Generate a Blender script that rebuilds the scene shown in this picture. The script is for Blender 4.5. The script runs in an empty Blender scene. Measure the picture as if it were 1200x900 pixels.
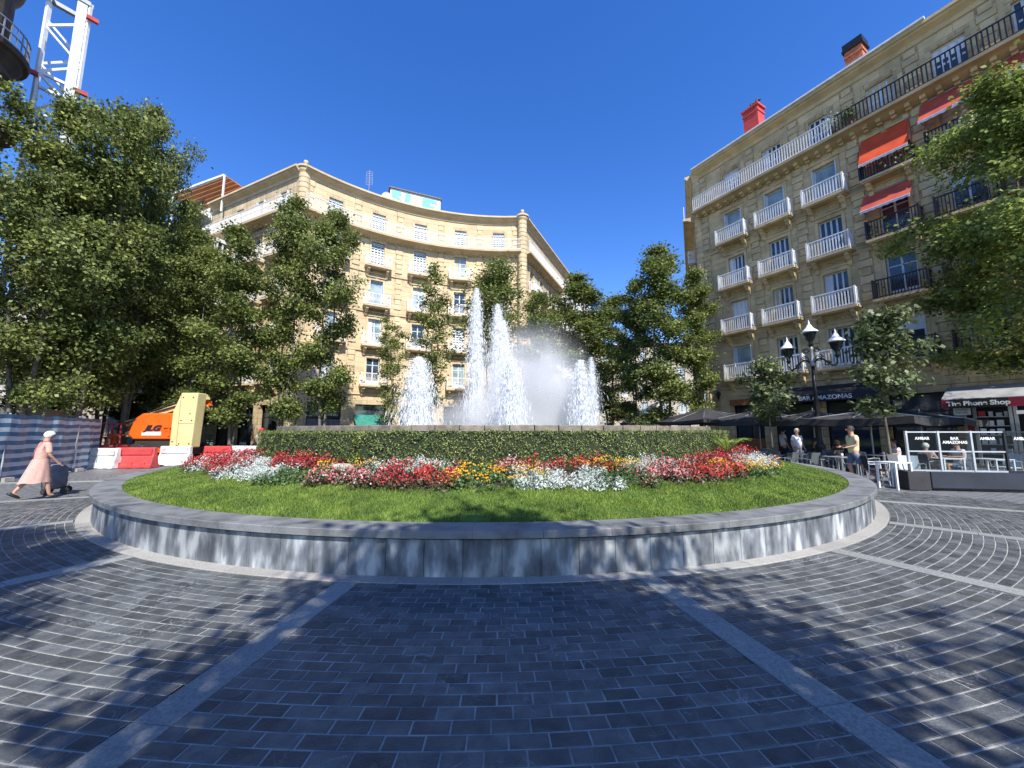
import bpy, bmesh, math, random
import numpy as np
from mathutils import Vector, Matrix
from math import sin, cos, pi, radians, atan2, hypot, sqrt
random.seed(7); RNG = np.random.default_rng(7)
scene = bpy.context.scene; COL = scene.collection

# ---------------------------------------------------------------- camera, world, sun
PITCH = math.atan(55/451)
cam = bpy.data.cameras.new('camera'); cam_o = bpy.data.objects.new('camera', cam); COL.objects.link(cam_o)
cam.sensor_width = 36; cam.lens = 451/1200*36; cam.clip_start = .05; cam.clip_end = 3000
cam_o.location = (0, 0, 1.6); cam_o.rotation_euler = (pi/2+PITCH, 0, 0); scene.camera = cam_o
SUN_AZ = radians(160); SUN_EL = radians(47)        # azimuth clockwise from +Y
W = bpy.data.worlds.new('World'); scene.world = W; W.use_nodes = True
nt = W.node_tree; nt.nodes.clear()
sky = nt.nodes.new('ShaderNodeTexSky'); sky.sky_type = 'NISHITA'; sky.sun_disc = False
sky.sun_elevation = SUN_EL; sky.sun_rotation = SUN_AZ; sky.altitude = 0; sky.air_density = 1.0; sky.dust_density = .2; sky.ozone_density = 2.0
bg = nt.nodes.new('ShaderNodeBackground'); bg.inputs[1].default_value = .146
ow = nt.nodes.new('ShaderNodeOutputWorld'); hs = nt.nodes.new('ShaderNodeHueSaturation')
hs.inputs['Saturation'].default_value = 1.35; hs.inputs['Hue'].default_value = .516; hs.inputs['Value'].default_value = 1.0
nt.links.new(sky.outputs[0], hs.inputs['Color']); nt.links.new(hs.outputs[0], bg.inputs[0]); nt.links.new(bg.outputs[0], ow.inputs[0])
sl = bpy.data.lights.new('sun', 'SUN'); sl.energy = 4.5; sl.angle = radians(.53); sl.color = (1, .95, .86)
so = bpy.data.objects.new('sun', sl); COL.objects.link(so)
SDIR = Vector((sin(SUN_AZ)*cos(SUN_EL), cos(SUN_AZ)*cos(SUN_EL), sin(SUN_EL)))
so.rotation_euler = SDIR.to_track_quat('Z', 'Y').to_euler(); so.location = (10, -10, 40)
scene.view_settings.view_transform = 'Standard'; scene.view_settings.look = 'None'
scene.view_settings.exposure = 0.9; scene.view_settings.gamma = 1
scene.render.engine = 'CYCLES'
scene.cycles.max_bounces = 6; scene.cycles.transparent_max_bounces = 8; scene.cycles.volume_bounces = 2

# ---------------------------------------------------------------- materials
def _n(nt, t, **k):
    n = nt.nodes.new(t)
    for a, b in k.items(): setattr(n, a, b)
    return n
def mat(name, c, rough=.7, c2=None, scale=4., bump=0., bscale=None, metal=0., stretch=None, island=0., objrand=0., spec=None, detail=6., trans=0., c3=None, lohi=(.35, .65)):
    m = bpy.data.materials.new(name); m.use_nodes = True; t = m.node_tree; L = t.links
    b = t.nodes['Principled BSDF']; b.inputs['Roughness'].default_value = rough; b.inputs['Metallic'].default_value = metal
    if spec is not None: b.inputs['Specular IOR Level'].default_value = spec
    geo = _n(t, 'ShaderNodeNewGeometry'); src = geo.outputs['Position']
    mp = _n(t, 'ShaderNodeMapping'); L.new(src, mp.inputs[0])
    if stretch: mp.inputs['Scale'].default_value = stretch
    no = _n(t, 'ShaderNodeTexNoise'); no.inputs['Scale'].default_value = scale; no.inputs['Detail'].default_value = detail
    L.new(mp.outputs[0], no.inputs['Vector'])
    rp = _n(t, 'ShaderNodeValToRGB'); e = rp.color_ramp.elements
    c2 = c2 or tuple(x*.8 for x in c)
    e[0].position = lohi[0]; e[0].color = (*c2, 1); e[1].position = lohi[1]; e[1].color = (*c, 1)
    if c3: k = rp.color_ramp.elements.new((lohi[0]+lohi[1])/2); k.color = (*c3, 1)
    L.new(no.outputs[0], rp.inputs[0]); out = rp.outputs[0]
    if island or objrand:
        h = _n(t, 'ShaderNodeHueSaturation'); mr = _n(t, 'ShaderNodeMapRange')
        if island and objrand:
            oi = _n(t, 'ShaderNodeObjectInfo'); ad = _n(t, 'ShaderNodeMath', operation='ADD'); fr = _n(t, 'ShaderNodeMath', operation='FRACT')
            L.new(geo.outputs['Random Per Island'], ad.inputs[0]); L.new(oi.outputs['Random'], ad.inputs[1]); L.new(ad.outputs[0], fr.inputs[0]); r = fr.outputs[0]
        elif island: r = geo.outputs['Random Per Island']
        else: r = _n(t, 'ShaderNodeObjectInfo').outputs['Random']
        a = max(island, objrand)
        L.new(r, mr.inputs[0]); mr.inputs[3].default_value = 1-a; mr.inputs[4].default_value = 1+a
        L.new(mr.outputs[0], h.inputs['Value']); L.new(out, h.inputs['Color']); out = h.outputs[0]
    L.new(out, b.inputs['Base Color'])
    if bump:
        n2 = _n(t, 'ShaderNodeTexNoise'); n2.inputs['Scale'].default_value = bscale or scale*4; n2.inputs['Detail'].default_value = 5
        L.new(mp.outputs[0], n2.inputs['Vector'])
        bp = _n(t, 'ShaderNodeBump'); bp.inputs['Strength'].default_value = bump; bp.inputs['Distance'].default_value = .02
        L.new(n2.outputs[0], bp.inputs['Height']); L.new(bp.outputs[0], b.inputs['Normal'])
    if trans:
        tr = _n(t, 'ShaderNodeBsdfTranslucent'); mx = _n(t, 'ShaderNodeMixShader'); mx.inputs[0].default_value = trans
        L.new(out, tr.inputs[0]); o = t.nodes['Material Output']
        L.new(b.outputs[0], mx.inputs[1]); L.new(tr.outputs[0], mx.inputs[2]); L.new(mx.outputs[0], o.inputs[0])
    return m
def glass_mat(name, tint=(.9, .95, .95), alpha=.25):
    m = bpy.data.materials.new(name); m.use_nodes = True; t = m.node_tree
    b = t.nodes['Principled BSDF']; b.inputs['Roughness'].default_value = .03; b.inputs['Base Color'].default_value = (.02, .025, .03, 1)
    tr = _n(t, 'ShaderNodeBsdfTransparent'); tr.inputs[0].default_value = (*tint, 1); mx = _n(t, 'ShaderNodeMixShader'); mx.inputs[0].default_value = alpha
    t.links.new(tr.outputs[0], mx.inputs[1]); t.links.new(b.outputs[0], mx.inputs[2]); t.links.new(mx.outputs[0], t.nodes['Material Output'].inputs[0])
    return m
def stone_wall_mat(name, c, c2, joint, bw, bh):
    """weathered ashlar: fine joints from the wall's own (along, up) UV, grime from position"""
    m = mat(name, c, .88, c2, 1.1, .35, 30); t = m.node_tree; L = t.links; b = t.nodes['Principled BSDF']
    uv = _n(t, 'ShaderNodeUVMap'); br = _n(t, 'ShaderNodeTexBrick'); L.new(uv.outputs[0], br.inputs['Vector'])
    br.inputs['Scale'].default_value = 1; br.inputs['Brick Width'].default_value = bw; br.inputs['Row Height'].default_value = bh
    br.inputs['Mortar Size'].default_value = .02; br.inputs['Color1'].default_value = (1.06, 1.05, 1.04, 1); br.inputs['Color2'].default_value = (.86, .86, .87, 1)
    br.inputs['Mortar'].default_value = (*joint, 1); br.inputs['Mortar Smooth'].default_value = .3
    mu = _n(t, 'ShaderNodeMix', data_type='RGBA', blend_type='MULTIPLY'); mu.inputs[0].default_value = 1
    src = b.inputs['Base Color'].links[0].from_socket
    # broad vertical rain streaks
    mp = _n(t, 'ShaderNodeMapping'); mp.inputs['Scale'].default_value = (2.4, 2.4, .22); g = _n(t, 'ShaderNodeNewGeometry'); L.new(g.outputs['Position'], mp.inputs[0])
    no = _n(t, 'ShaderNodeTexNoise'); no.inputs['Scale'].default_value = 1.3; no.inputs['Detail'].default_value = 7; L.new(mp.outputs[0], no.inputs[0])
    rp = _n(t, 'ShaderNodeValToRGB'); rp.color_ramp.elements[0].position = .36; rp.color_ramp.elements[0].color = (.74, .72, .70, 1); rp.color_ramp.elements[1].position = .56; rp.color_ramp.elements[1].color = (1, 1, 1, 1)
    L.new(no.outputs[0], rp.inputs[0])
    m2 = _n(t, 'ShaderNodeMix', data_type='RGBA', blend_type='MULTIPLY'); m2.inputs[0].default_value = 1
    L.new(src, mu.inputs[6]); L.new(br.outputs[0], mu.inputs[7]); L.new(mu.outputs[2], m2.inputs[6]); L.new(rp.outputs[0], m2.inputs[7]); L.new(m2.outputs[2], b.inputs['Base Color'])
    return m
M = {}
M['sett'] = mat('slate_sett', (.106, .113, .114), .5, (.058, .063, .067), 7, .5, 60, island=.38, objrand=.38, spec=.5)
def add_veins(m, colr, amt=.5, scale=3.2, thr=.012):
    t = m.node_tree; L = t.links; b = t.nodes['Principled BSDF']; src = b.inputs['Base Color'].links[0].from_socket
    g = _n(t, 'ShaderNodeNewGeometry'); n = _n(t, 'ShaderNodeTexNoise'); n.inputs['Scale'].default_value = scale; n.inputs['Detail'].default_value = 9; n.inputs['Distortion'].default_value = 1.6
    L.new(g.outputs['Position'], n.inputs['Vector'])
    s = _n(t, 'ShaderNodeMath', operation='SUBTRACT'); s.inputs[1].default_value = .5; a = _n(t, 'ShaderNodeMath', operation='ABSOLUTE')
    L.new(n.outputs[0], s.inputs[0]); L.new(s.outputs[0], a.inputs[0])
    mr = _n(t, 'ShaderNodeMapRange'); mr.inputs[1].default_value = 0; mr.inputs[2].default_value = thr; mr.inputs[3].default_value = amt; mr.inputs[4].default_value = 0
    L.new(a.outputs[0], mr.inputs[0])
    n3 = _n(t, 'ShaderNodeTexNoise'); n3.inputs['Scale'].default_value = 1.9; L.new(g.outputs['Position'], n3.inputs['Vector'])
    r3 = _n(t, 'ShaderNodeMapRange'); r3.inputs[1].default_value = .5; r3.inputs[2].default_value = .62; L.new(n3.outputs[0], r3.inputs[0])
    ml = _n(t, 'ShaderNodeMath', operation='MULTIPLY'); L.new(mr.outputs[0], ml.inputs[0]); L.new(r3.outputs[0], ml.inputs[1])
    mx = _n(t, 'ShaderNodeMix', data_type='RGBA'); L.new(ml.outputs[0], mx.inputs[0]); L.new(src, mx.inputs[6]); mx.inputs[7].default_value = (*colr, 1)
    L.new(mx.outputs[2], b.inputs['Base Color'])
add_veins(M['sett'], (.3, .31, .33), .75)
M['mortar'] = mat('pale_mortar', (.42, .42, .385), .9, (.22, .22, .205), 5, .4, 80)
M['kerbstone'] = mat('pale_granite', (.34, .33, .305), .75, (.24, .235, .22), 60, .2, 90, objrand=.1, detail=3)
M['granite'] = mat('granite', (.27, .28, .265), .8, (.17, .177, .17), 60, .2, 90, objrand=.1, detail=3)
M['coping'] = mat('coping_stone', (.185, .193, .19), .65, (.1, .106, .106), 3.5, .3, 50, objrand=.12, c3=(.16, .165, .172))
M['panel'] = mat('streaked_slate_panel', (.38, .40, .41), .6, (.062, .07, .08), 2.1, .3, 12, stretch=(2.6, 2.6, .95), objrand=.22, c3=(.15, .165, .185), detail=12, lohi=(.35, .64))
M['shade_gap'] = mat('painted_recess_shade', (.03, .03, .032), .9)  # near-black colour paints in the shadow gaps under coping and fountain rim
M['soil'] = mat('soil', (.05, .035, .022), .95, (.025, .018, .012), 9, .6, 40)
M['lawn'] = mat('turf', (.09, .17, .022), .95, (.05, .1, .012), 5, .5, 60)
M['grass'] = mat('grass_blade', (.215, .30, .05), .6, (.10, .165, .028), 2.2, island=.4, trans=.3, c3=(.15, .225, .035))
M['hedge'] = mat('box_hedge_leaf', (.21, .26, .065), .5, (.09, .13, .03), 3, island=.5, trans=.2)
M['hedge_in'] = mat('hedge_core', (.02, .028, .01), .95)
M['leaf'] = mat('tree_leaf', (.22, .26, .072), .5, (.098, .13, .036), .9, island=.55, objrand=.12, trans=.36, spec=.25)
M['leaf_light'] = mat('tree_leaf_light', (.17, .2, .08), .5, (.09, .12, .045), 1.2, island=.4, trans=.28)
M['leaf_right'] = mat('tree_leaf_fresh', (.31, .37, .09), .5, (.14, .185, .045), .8, island=.5, trans=.36, spec=.3)
M['bark'] = mat('bark', (.17, .15, .12), .9, (.07, .06, .045), 6, .8, 20, stretch=(1, 1, .3))
M['red_fl'] = mat('red_blossom', (.5, .02, .025), .6, (.3, .008, .02), 3, island=.3, trans=.25)
M['scarlet'] = mat('scarlet_blossom', (.56, .05, .022), .6, (.36, .018, .014), 3, island=.3, trans=.25)
M['pink_fl'] = mat('pink_blossom', (.66, .25, .24), .6, (.52, .09, .11), 6, island=.3, trans=.25)
M['yellow_fl'] = mat('yellow_blossom', (.8, .5, .02), .6, (.7, .36, .01), 3, island=.2, trans=.2)
M['silver'] = mat('silver_leaf', (.58, .62, .58), .7, (.36, .42, .38), 5, island=.25, trans=.15)
M['fl_green'] = mat('bedding_leaf', (.08, .15, .035), .5, (.04, .08, .02), 5, island=.35, trans=.2)
M['fl_bronze'] = mat('bronze_leaf', (.10, .07, .035), .5, (.05, .05, .022), 7, island=.4, trans=.2)
M['capstone'] = mat('weathered_capstone', (.24, .21, .17), .85, (.13, .115, .09), 5, .5, 30, objrand=.18)
M['water'] = mat('pool_water', (.05, .09, .1), .08, bump=.5, bscale=6)
M['stone_y'] = stone_wall_mat('golden_sandstone', (.58, .47, .30), (.50, .395, .24), (.56, .51, .45), 1.15, .42)
M['stone_o'] = stone_wall_mat('olive_sandstone', (.60, .46, .25), (.46, .35, .19), (.42, .37, .32), 1.15, .42)
M['stone_d'] = stone_wall_mat('dark_sandstone', (.17, .125, .095), (.09, .07, .055), (.55, .5, .5), 1.15, .42)  # dark brown base tones mixed by noise
M['stone_p'] = stone_wall_mat('pale_render', (.52, .47, .38), (.42, .38, .3), (.8, .78, .75), 1.4, .5)
M['block_y'] = mat('golden_block', (.58, .465, .295), .88, (.49, .375, .225), 1.3, .4, 25, objrand=.1, island=.1)
M['block_o'] = mat('olive_block', (.60, .46, .255), .88, (.43, .33, .18), 1.3, .4, 25, objrand=.12, island=.12)
M['white'] = mat('white_paint', (.74, .74, .72), .5, (.6, .6, .59), 3)
M['blue_white'] = mat('bluish_white_paint', (.56, .62, .68), .5, (.46, .52, .58), 3)
M['blackiron'] = mat('black_iron', (.018, .018, .02), .45, metal=.3)
M['pane'] = mat('window_glass', (.035, .05, .07), .06, (.02, .03, .04), .7, spec=.8)
M['curtain'] = mat('curtained_glass', (.34, .42, .44), .15, (.16, .22, .24), 1.3, spec=.7)
M['shutter'] = mat('shutter_paint', (.52, .58, .64), .5, (.44, .5, .56), 3)
M['orange'] = mat('orange_awning_fabric', (.78, .1, .025), .8, (.62, .07, .02), 2, trans=.25, bump=.2, bscale=8)
M['dull_red'] = mat('dull_awning_fabric', (.62, .11, .055), .8, (.47, .075, .06), 2, trans=.25, bump=.2, bscale=8)  # duller red-orange than the other awning fabric
M['redpaint'] = mat('red_render', (.5, .055, .05), .8, (.4, .04, .04), 3)
M['brick'] = mat('orange_brick', (.48, .16, .08), .85, (.33, .1, .055), 8, .4, 30)
M['tile'] = mat('roof_tile', (.3, .13, .07), .85, (.2, .09, .05), 5, .4, 20)
M['black'] = mat('black_canvas', (.032, .032, .035), .8, (.02, .02, .022), 2, bump=.3, bscale=10)
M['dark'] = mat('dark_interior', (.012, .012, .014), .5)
M['grey'] = mat('grey_metal', (.34, .35, .36), .45, (.27, .28, .29), 8, metal=.5)
M['silver_m'] = mat('galvanised_steel', (.55, .57, .6), .4, (.42, .44, .47), 3, metal=.55)
M['white_m'] = mat('white_steel', (.75, .76, .77), .4, (.62, .63, .64), 3)
M['jorange'] = mat('orange_machine_paint', (.78, .13, .012), .35, (.62, .1, .012), 1.5)
M['cream'] = mat('cream_machine_paint', (.66, .56, .27), .5, (.56, .47, .22), 1.2)
M['rubber'] = mat('rubber', (.03, .03, .03), .8, (.018, .018, .018), 20)
M['pwhite'] = mat('white_barrier_plastic', (.72, .72, .69), .55, (.4, .4, .39), 2.2, .2, 30, detail=9, lohi=(.3, .55))
M['pred'] = mat('red_barrier_plastic', (.55, .06, .055), .55, (.42, .045, .05), 3, .2, 30)
M['concrete'] = mat('concrete', (.36, .35, .33), .9, (.25, .24, .23), 3, .3, 40)
M['tarp_w'] = mat('pale_tarp', (.50, .56, .63), .55, (.38, .45, .53), 2.5, .35, 5, trans=.1)
M['tarp_b'] = mat('blue_tarp', (.055, .155, .28), .5, (.04, .12, .22), 2.5, .35, 5, trans=.1)
M['wood'] = mat('varnished_wood', (.33, .12, .045), .5, (.22, .075, .03), 3, stretch=(1, 1, 6))
M['slat'] = mat('orange_wood_slat', (.52, .22, .075), .6, (.4, .16, .055), 4)
M['skin'] = mat('skin', (.48, .27, .19), .55, (.42, .22, .15), 12)
M['pinkdress'] = mat('pink_dress_cloth', (.56, .35, .29), .85, (.47, .27, .23), 30, .4, 50)
M['yellowshirt'] = mat('pale_yellow_cloth', (.66, .62, .36), .85, (.58, .54, .3), 9, .4, 20)
M['denim'] = mat('denim', (.1, .15, .24), .85, (.06, .09, .16), 20, .3, 60)
M['whitecloth'] = mat('white_cloth', (.76, .76, .76), .85, (.64, .64, .66), 9, .4, 15)
M['greycloth'] = mat('grey_cloth', (.16, .16, .17), .85, (.1, .1, .11), 9, .4, 15)
M['hair_w'] = mat('white_hair', (.72, .68, .58), .8, (.5, .46, .38), 40, .8, 60)
M['hair_d'] = mat('dark_hair', (.03, .022, .016), .6, (.015, .012, .01), 40, .6, 60)
M['shoe'] = mat('black_leather', (.02, .02, .022), .5)
M['redcloth'] = mat('red_cloth', (.5, .03, .05), .8)
M['teal'] = mat('teal_canvas', (.03, .22, .17), .7, (.02, .15, .12), 3)
M['turq'] = mat('turquoise_paint', (.12, .52, .6), .6, (.1, .46, .55), 3)
M['terrgrey'] = mat('grey_woven_plastic', (.1, .115, .12), .6, (.07, .08, .085), 30)
M['vest'] = mat('orange_vest', (.85, .16, .02), .7)
M['blueplastic'] = mat('blue_plastic', (.03, .12, .3), .4)
M['glass'] = glass_mat('clear_glass', alpha=.2)
M['lampglass'] = glass_mat('lamp_glass', (.8, .85, .8), .45)
M['fern'] = mat('fern_frond', (.24, .32, .05), .5, (.15, .22, .03), 5, trans=.3)
M['asphalt'] = mat('asphalt', (.06, .06, .062), .9, (.04, .04, .042), 6, .3, 60)
M['text_w'] = mat('white_lettering', (.75, .75, .74), .6)
M['text_k'] = mat('black_lettering', (.03, .02, .03), .5)
M['redvinyl'] = mat('dark_red_vinyl', (.22, .012, .03), .5)
M['terrawn'] = mat('tree_shaded_awning_cloth', (.3, .31, .32), .8, (.2, .21, .22), 2)  # tree shade over the shop awning is put into this grey
M['navy'] = mat('glossy_dark_panel', (.02, .025, .04), .15, (.012, .015, .025), 1.2, spec=.6)

# spray of water
def water_mat():
    m = bpy.data.materials.new('white_water'); m.use_nodes = True; t = m.node_tree
    b = t.nodes['Principled BSDF']; b.inputs['Base Color'].default_value = (.93, .95, .97, 1); b.inputs['Roughness'].default_value = .25
    tr = _n(t, 'ShaderNodeBsdfTranslucent'); tr.inputs[0].default_value = (.93, .95, .97, 1)
    m1 = _n(t, 'ShaderNodeMixShader'); m1.inputs[0].default_value = .5
    L = t.links; L.new(b.outputs[0], m1.inputs[1]); L.new(tr.outputs[0], m1.inputs[2]); L.new(m1.outputs[0], t.nodes['Material Output'].inputs[0])
    return m
M['spray'] = water_mat()

# ---------------------------------------------------------------- helpers
def tag(o, label=None, cat=None, group=None, kind=None):
    for k, v in (('label', label), ('category', cat), ('group', group), ('kind', kind)):
        if v: o[k] = v
    return o
ORG = {}
def thing(name, label, cat, loc=(0, 0, 0), group=None):
    o = bpy.data.objects.new(name, None); o.empty_display_size = .3; COL.objects.link(o); o.location = loc
    ORG[o.name] = Vector(loc); return tag(o, label, cat, group)
def origin(p): return ORG[p.name] if p is not None and p.name in ORG else Vector((0, 0, 0))
def place(name, me, parent=None, Mw=None, label=None):
    """one object from a mesh; Mw is its world matrix"""
    o = bpy.data.objects.new(name, me); COL.objects.link(o)
    Mw = Mw or Matrix.Identity(4)
    ORG[o.name] = Mw.to_translation()
    if parent is not None:
        o.parent = parent; o.matrix_local = (WM[parent.name] if parent.name in WM else Matrix.Translation(origin(parent))).inverted() @ Mw
    else: o.matrix_local = Mw
    WM[o.name] = Mw
    if label: o['label'] = label
    return o
WM = {}
class MB:
    def __init__(s): s.v = []; s.f = []; s.uv = None
    def add(s, vs, fs):
        n = len(s.v); s.v += [tuple(v) for v in vs]; s.f += [tuple(i+n for i in f) for f in fs]; return s
    def box(s, x0, x1, y0, y1, z0, z1, m=None):
        vs = [Vector((x, y, z)) for z in (z0, z1) for y in (y0, y1) for x in (x0, x1)]
        if m is not None: vs = [m @ v for v in vs]
        return s.add(vs, [(0, 2, 3, 1), (4, 5, 7, 6), (0, 1, 5, 4), (2, 6, 7, 3), (1, 3, 7, 5), (0, 4, 6, 2)])
    def bar(s, p, q, w, h=None, up=(0, 0, 1)):
        p = Vector(p); q = Vector(q); d = q-p; L = d.length
        if L < 1e-6: return s
        z = d/L; u = Vector(up)
        if abs(z.dot(u)) > .98: u = Vector((1, 0, 0))
        x = u.cross(z).normalized(); y = z.cross(x); h = h or w
        m = Matrix((x, y, z)).transposed().to_4x4(); m.translation = p
        return s.box(-w/2, w/2, -h/2, h/2, 0, L, m)
    def tube(s, pts, rad, n=8, cap=True):
        pts = [Vector(p) for p in pts]
        if not hasattr(rad, '__len__'): rad = [rad]*len(pts)
        vs = []; fs = []; ref = None
        for i, p in enumerate(pts):
            d = (pts[min(i+1, len(pts)-1)]-pts[max(i-1, 0)]).normalized()
            if ref is None:
                ref = Vector((0, 0, 1)) if abs(d.z) < .9 else Vector((1, 0, 0))
            x = (ref - d*ref.dot(d)).normalized(); y = d.cross(x); ref = x
            for k in range(n):
                a = 2*pi*k/n; vs.append(p+(x*cos(a)+y*sin(a))*rad[i])
        for i in range(len(pts)-1):
            for k in range(n):
                k2 = (k+1) % n; fs.append((i*n+k, i*n+k2, (i+1)*n+k2, (i+1)*n+k))
        if cap: fs.append(tuple(range(n))[::-1]); fs.append(tuple((len(pts)-1)*n+k for k in range(n)))
        return s.add(vs, fs)
    def lathe(s, prof, c=(0, 0, 0), n=16, sx=1, sy=1):
        vs = []; fs = []
        for r, z in prof:
            for k in range(n):
                a = 2*pi*k/n; vs.append((c[0]+r*cos(a)*sx, c[1]+r*sin(a)*sy, c[2]+z))
        for i in range(len(prof)-1):
            for k in range(n):
                k2 = (k+1) % n; fs.append((i*n+k, i*n+k2, (i+1)*n+k2, (i+1)*n+k))
        fs.append(tuple(range(n))[::-1]); fs.append(tuple((len(prof)-1)*n+k for k in range(n)))
        return s.add(vs, fs)
    def ell(s, c, r, n=12, m=8):
        prof = [(sin(pi*i/m)*1 if 0 < i < m else .01, -cos(pi*i/m)) for i in range(m+1)]
        vs = []; o = MB(); o.lathe(prof, n=n)
        return s.add([(c[0]+v[0]*r[0], c[1]+v[1]*r[1], c[2]+v[2]*r[2]) for v in o.v], o.f)
    def prism(s, poly, y0, y1, m=None):
        """polygon in (x,z) extruded along y"""
        n = len(poly); vs = [Vector((x, y0, z)) for x, z in poly]+[Vector((x, y1, z)) for x, z in poly]
        if m is not None: vs = [m @ v for v in vs]
        return s.add(vs, [tuple(range(n)), tuple(range(2*n-1, n-1, -1))]+[(i, i+n, (i+1) % n+n, (i+1) % n) for i in range(n)])
    def mesh(s, name, m, smooth=False, off=None):
        me = bpy.data.meshes.new(name)
        v = s.v if off is None else [(a[0]-off[0], a[1]-off[1], a[2]-off[2]) for a in s.v]
        me.from_pydata(v, [], s.f)
        me.materials.append(M[m] if isinstance(m, str) else m)
        if smooth: me.polygons.foreach_set('use_smooth', [True]*len(me.polygons))
        me.update(); return me
    def build(s, name, m, parent=None, smooth=False, at=None, label=None, bevel=0):
        """vertices are in world space; origin at the parent's (or at)"""
        off = Vector(at) if at is not None else (origin(parent) if parent is not None else Vector((0, 0, 0)))
        o = place(name, s.mesh(name, m, smooth, off), parent, Matrix.Translation(off), label)
        if bevel:
            b = o.modifiers.new('bevel', 'BEVEL'); b.width = bevel; b.segments = 2; b.limit_method = 'ANGLE'
        return o
def dup(o, loc, rz=0, label=None, group=None, sc=1):
    def cp(a, par):
        b = a.copy(); COL.objects.link(b); b.parent = par
        for c in a.children: cp(c, b)
        return b
    n = cp(o, None); n.location = loc; n.rotation_euler = (0, 0, rz); n.scale = (sc,)*3 if not hasattr(sc, '__len__') else sc
    if label: n['label'] = label
    if group: n['group'] = group
    return n
def faces_mesh(name, V, F, m, k=4):
    """fast mesh from numpy (N*k,3) vertices, all faces with k corners"""
    me = bpy.data.meshes.new(name); nv = len(V); nf = nv//k if F is None else len(F)
    idx = np.arange(nv, dtype=np.int32) if F is None else np.asarray(F, dtype=np.int32).ravel()
    me.vertices.add(nv); me.vertices.foreach_set('co', np.asarray(V, dtype=np.float32).ravel())
    me.loops.add(len(idx)); me.loops.foreach_set('vertex_index', idx)
    me.polygons.add(nf); me.polygons.foreach_set('loop_start', np.arange(0, nf*k, k, dtype=np.int32))
    me.update(calc_edges=True); me.materials.append(M[m] if isinstance(m, str) else m); return me
def leaves(C_, N_, size, aspect=.6, rng=RNG):
    """rhombic leaves: centres, normals -> (4n,3)"""
    n = len(C_); N_ = N_/np.linalg.norm(N_, axis=1, keepdims=True)
    r = rng.normal(size=(n, 3)); u = np.cross(N_, r); u /= np.linalg.norm(u, axis=1, keepdims=True)+1e-9; v = np.cross(N_, u)
    s = size if hasattr(size, '__len__') else np.full(n, size)*rng.uniform(.65, 1.3, n)
    s = s[:, None]; a = aspect
    V = np.stack([C_-u*s*.5, C_+v*s*a*.5+N_*s*.08, C_+u*s*.5, C_-v*s*a*.5+N_*s*.08], 1)
    return V.reshape(-1, 3)
def text(name, s, size, m, parent, Mw, ext=.01, align='CENTER', bold=0, shear=0, sx=1):
    cu = bpy.data.curves.new('lettering', 'FONT'); cu.body = s; cu.size = size; cu.extrude = ext; cu.align_x = align; cu.offset = bold; cu.shear = shear
    o = bpy.data.objects.new('lettering', cu); COL.objects.link(o); bpy.context.view_layer.update()
    me = bpy.data.meshes.new_from_object(o.evaluated_get(bpy.context.evaluated_depsgraph_get())); bpy.data.objects.remove(o)
    me.materials.clear(); me.materials.append(M[m])
    if sx != 1: me.transform(Matrix.Scale(sx, 4, (1, 0, 0)))
    return place(name, me, parent, Mw)

CX, CY = -.54, 14.87                                   # centre of the round plaza
def pol(a, r, z=0): return Vector((CX+r*sin(a), CY-r*cos(a), z))     # angle 0 = towards the viewer, positive to the right
def xat(u, Y): return (u-600)/451*(Y*.9927-.19)
def seen(p, m=60):
    d = p[1]*cos(PITCH)+(p[2]-1.6)*sin(PITCH)
    if d < .3: return False
    u = 600+451*p[0]/d; v = 450-451*(-p[1]*sin(PITCH)+(p[2]-1.6)*cos(PITCH))/d
    return -m < u < 1200+m and v < 900+m
#@@PART2
# ================================================================ GROUND AND PAVING
def disc(r, z, n=128, c=(CX, CY), r0=0):
    b = MB()
    if r0 == 0: b.add([(c[0]+r*cos(2*pi*i/n), c[1]+r*sin(2*pi*i/n), z) for i in range(n)], [tuple(range(n))])
    else:
        v = []
        for i in range(n): a = 2*pi*i/n; v += [(c[0]+r0*cos(a), c[1]+r0*sin(a), z), (c[0]+r*cos(a), c[1]+r*sin(a), z)]
        b.add(v, [(2*i, 2*i+1, (2*i+3) % (2*n), (2*i+2) % (2*n)) for i in range(n)])
    return b
b = MB(); b.add([(-900, -600, -.03), (900, -600, -.03), (900, 1200, -.03), (-900, 1200, -.03)], [(0, 1, 2, 3)])
tag(b.build('ground', 'asphalt'), kind='structure')
RING0, RING1 = 10.44, 10.63
STRIPS = [radians(x) for x in (-80, -61.7, -43, -24.3, -6.5, 11.05, 27.3, 42.2, 57.1, 73)]
CH = .105; BL = .216; SW = .25
# polar brick texture for the paving beyond the built setts
pm = bpy.data.materials.new('far_paving'); pm.use_nodes = True; t = pm.node_tree; L = t.links; bs = t.nodes['Principled BSDF']; bs.inputs['Roughness'].default_value = .5
g = _n(t, 'ShaderNodeNewGeometry'); sp = _n(t, 'ShaderNodeSeparateXYZ')
su = _n(t, 'ShaderNodeVectorMath', operation='SUBTRACT'); su.inputs[1].default_value = (CX, CY, 0); L.new(g.outputs['Position'], su.inputs[0]); L.new(su.outputs[0], sp.inputs[0])
at_ = _n(t, 'ShaderNodeMath', operation='ARCTAN2'); L.new(sp.outputs[0], at_.inputs[0]); L.new(sp.outputs[1], at_.inputs[1])
ln = _n(t, 'ShaderNodeVectorMath', operation='LENGTH'); L.new(su.outputs[0], ln.inputs[0])
mu = _n(t, 'ShaderNodeMath', operation='MULTIPLY'); mu.inputs[1].default_value = 12.5; L.new(at_.outputs[0], mu.inputs[0])
cb = _n(t, 'ShaderNodeCombineXYZ'); L.new(mu.outputs[0], cb.inputs[0]); L.new(ln.outputs['Value'], cb.inputs[1])
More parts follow.
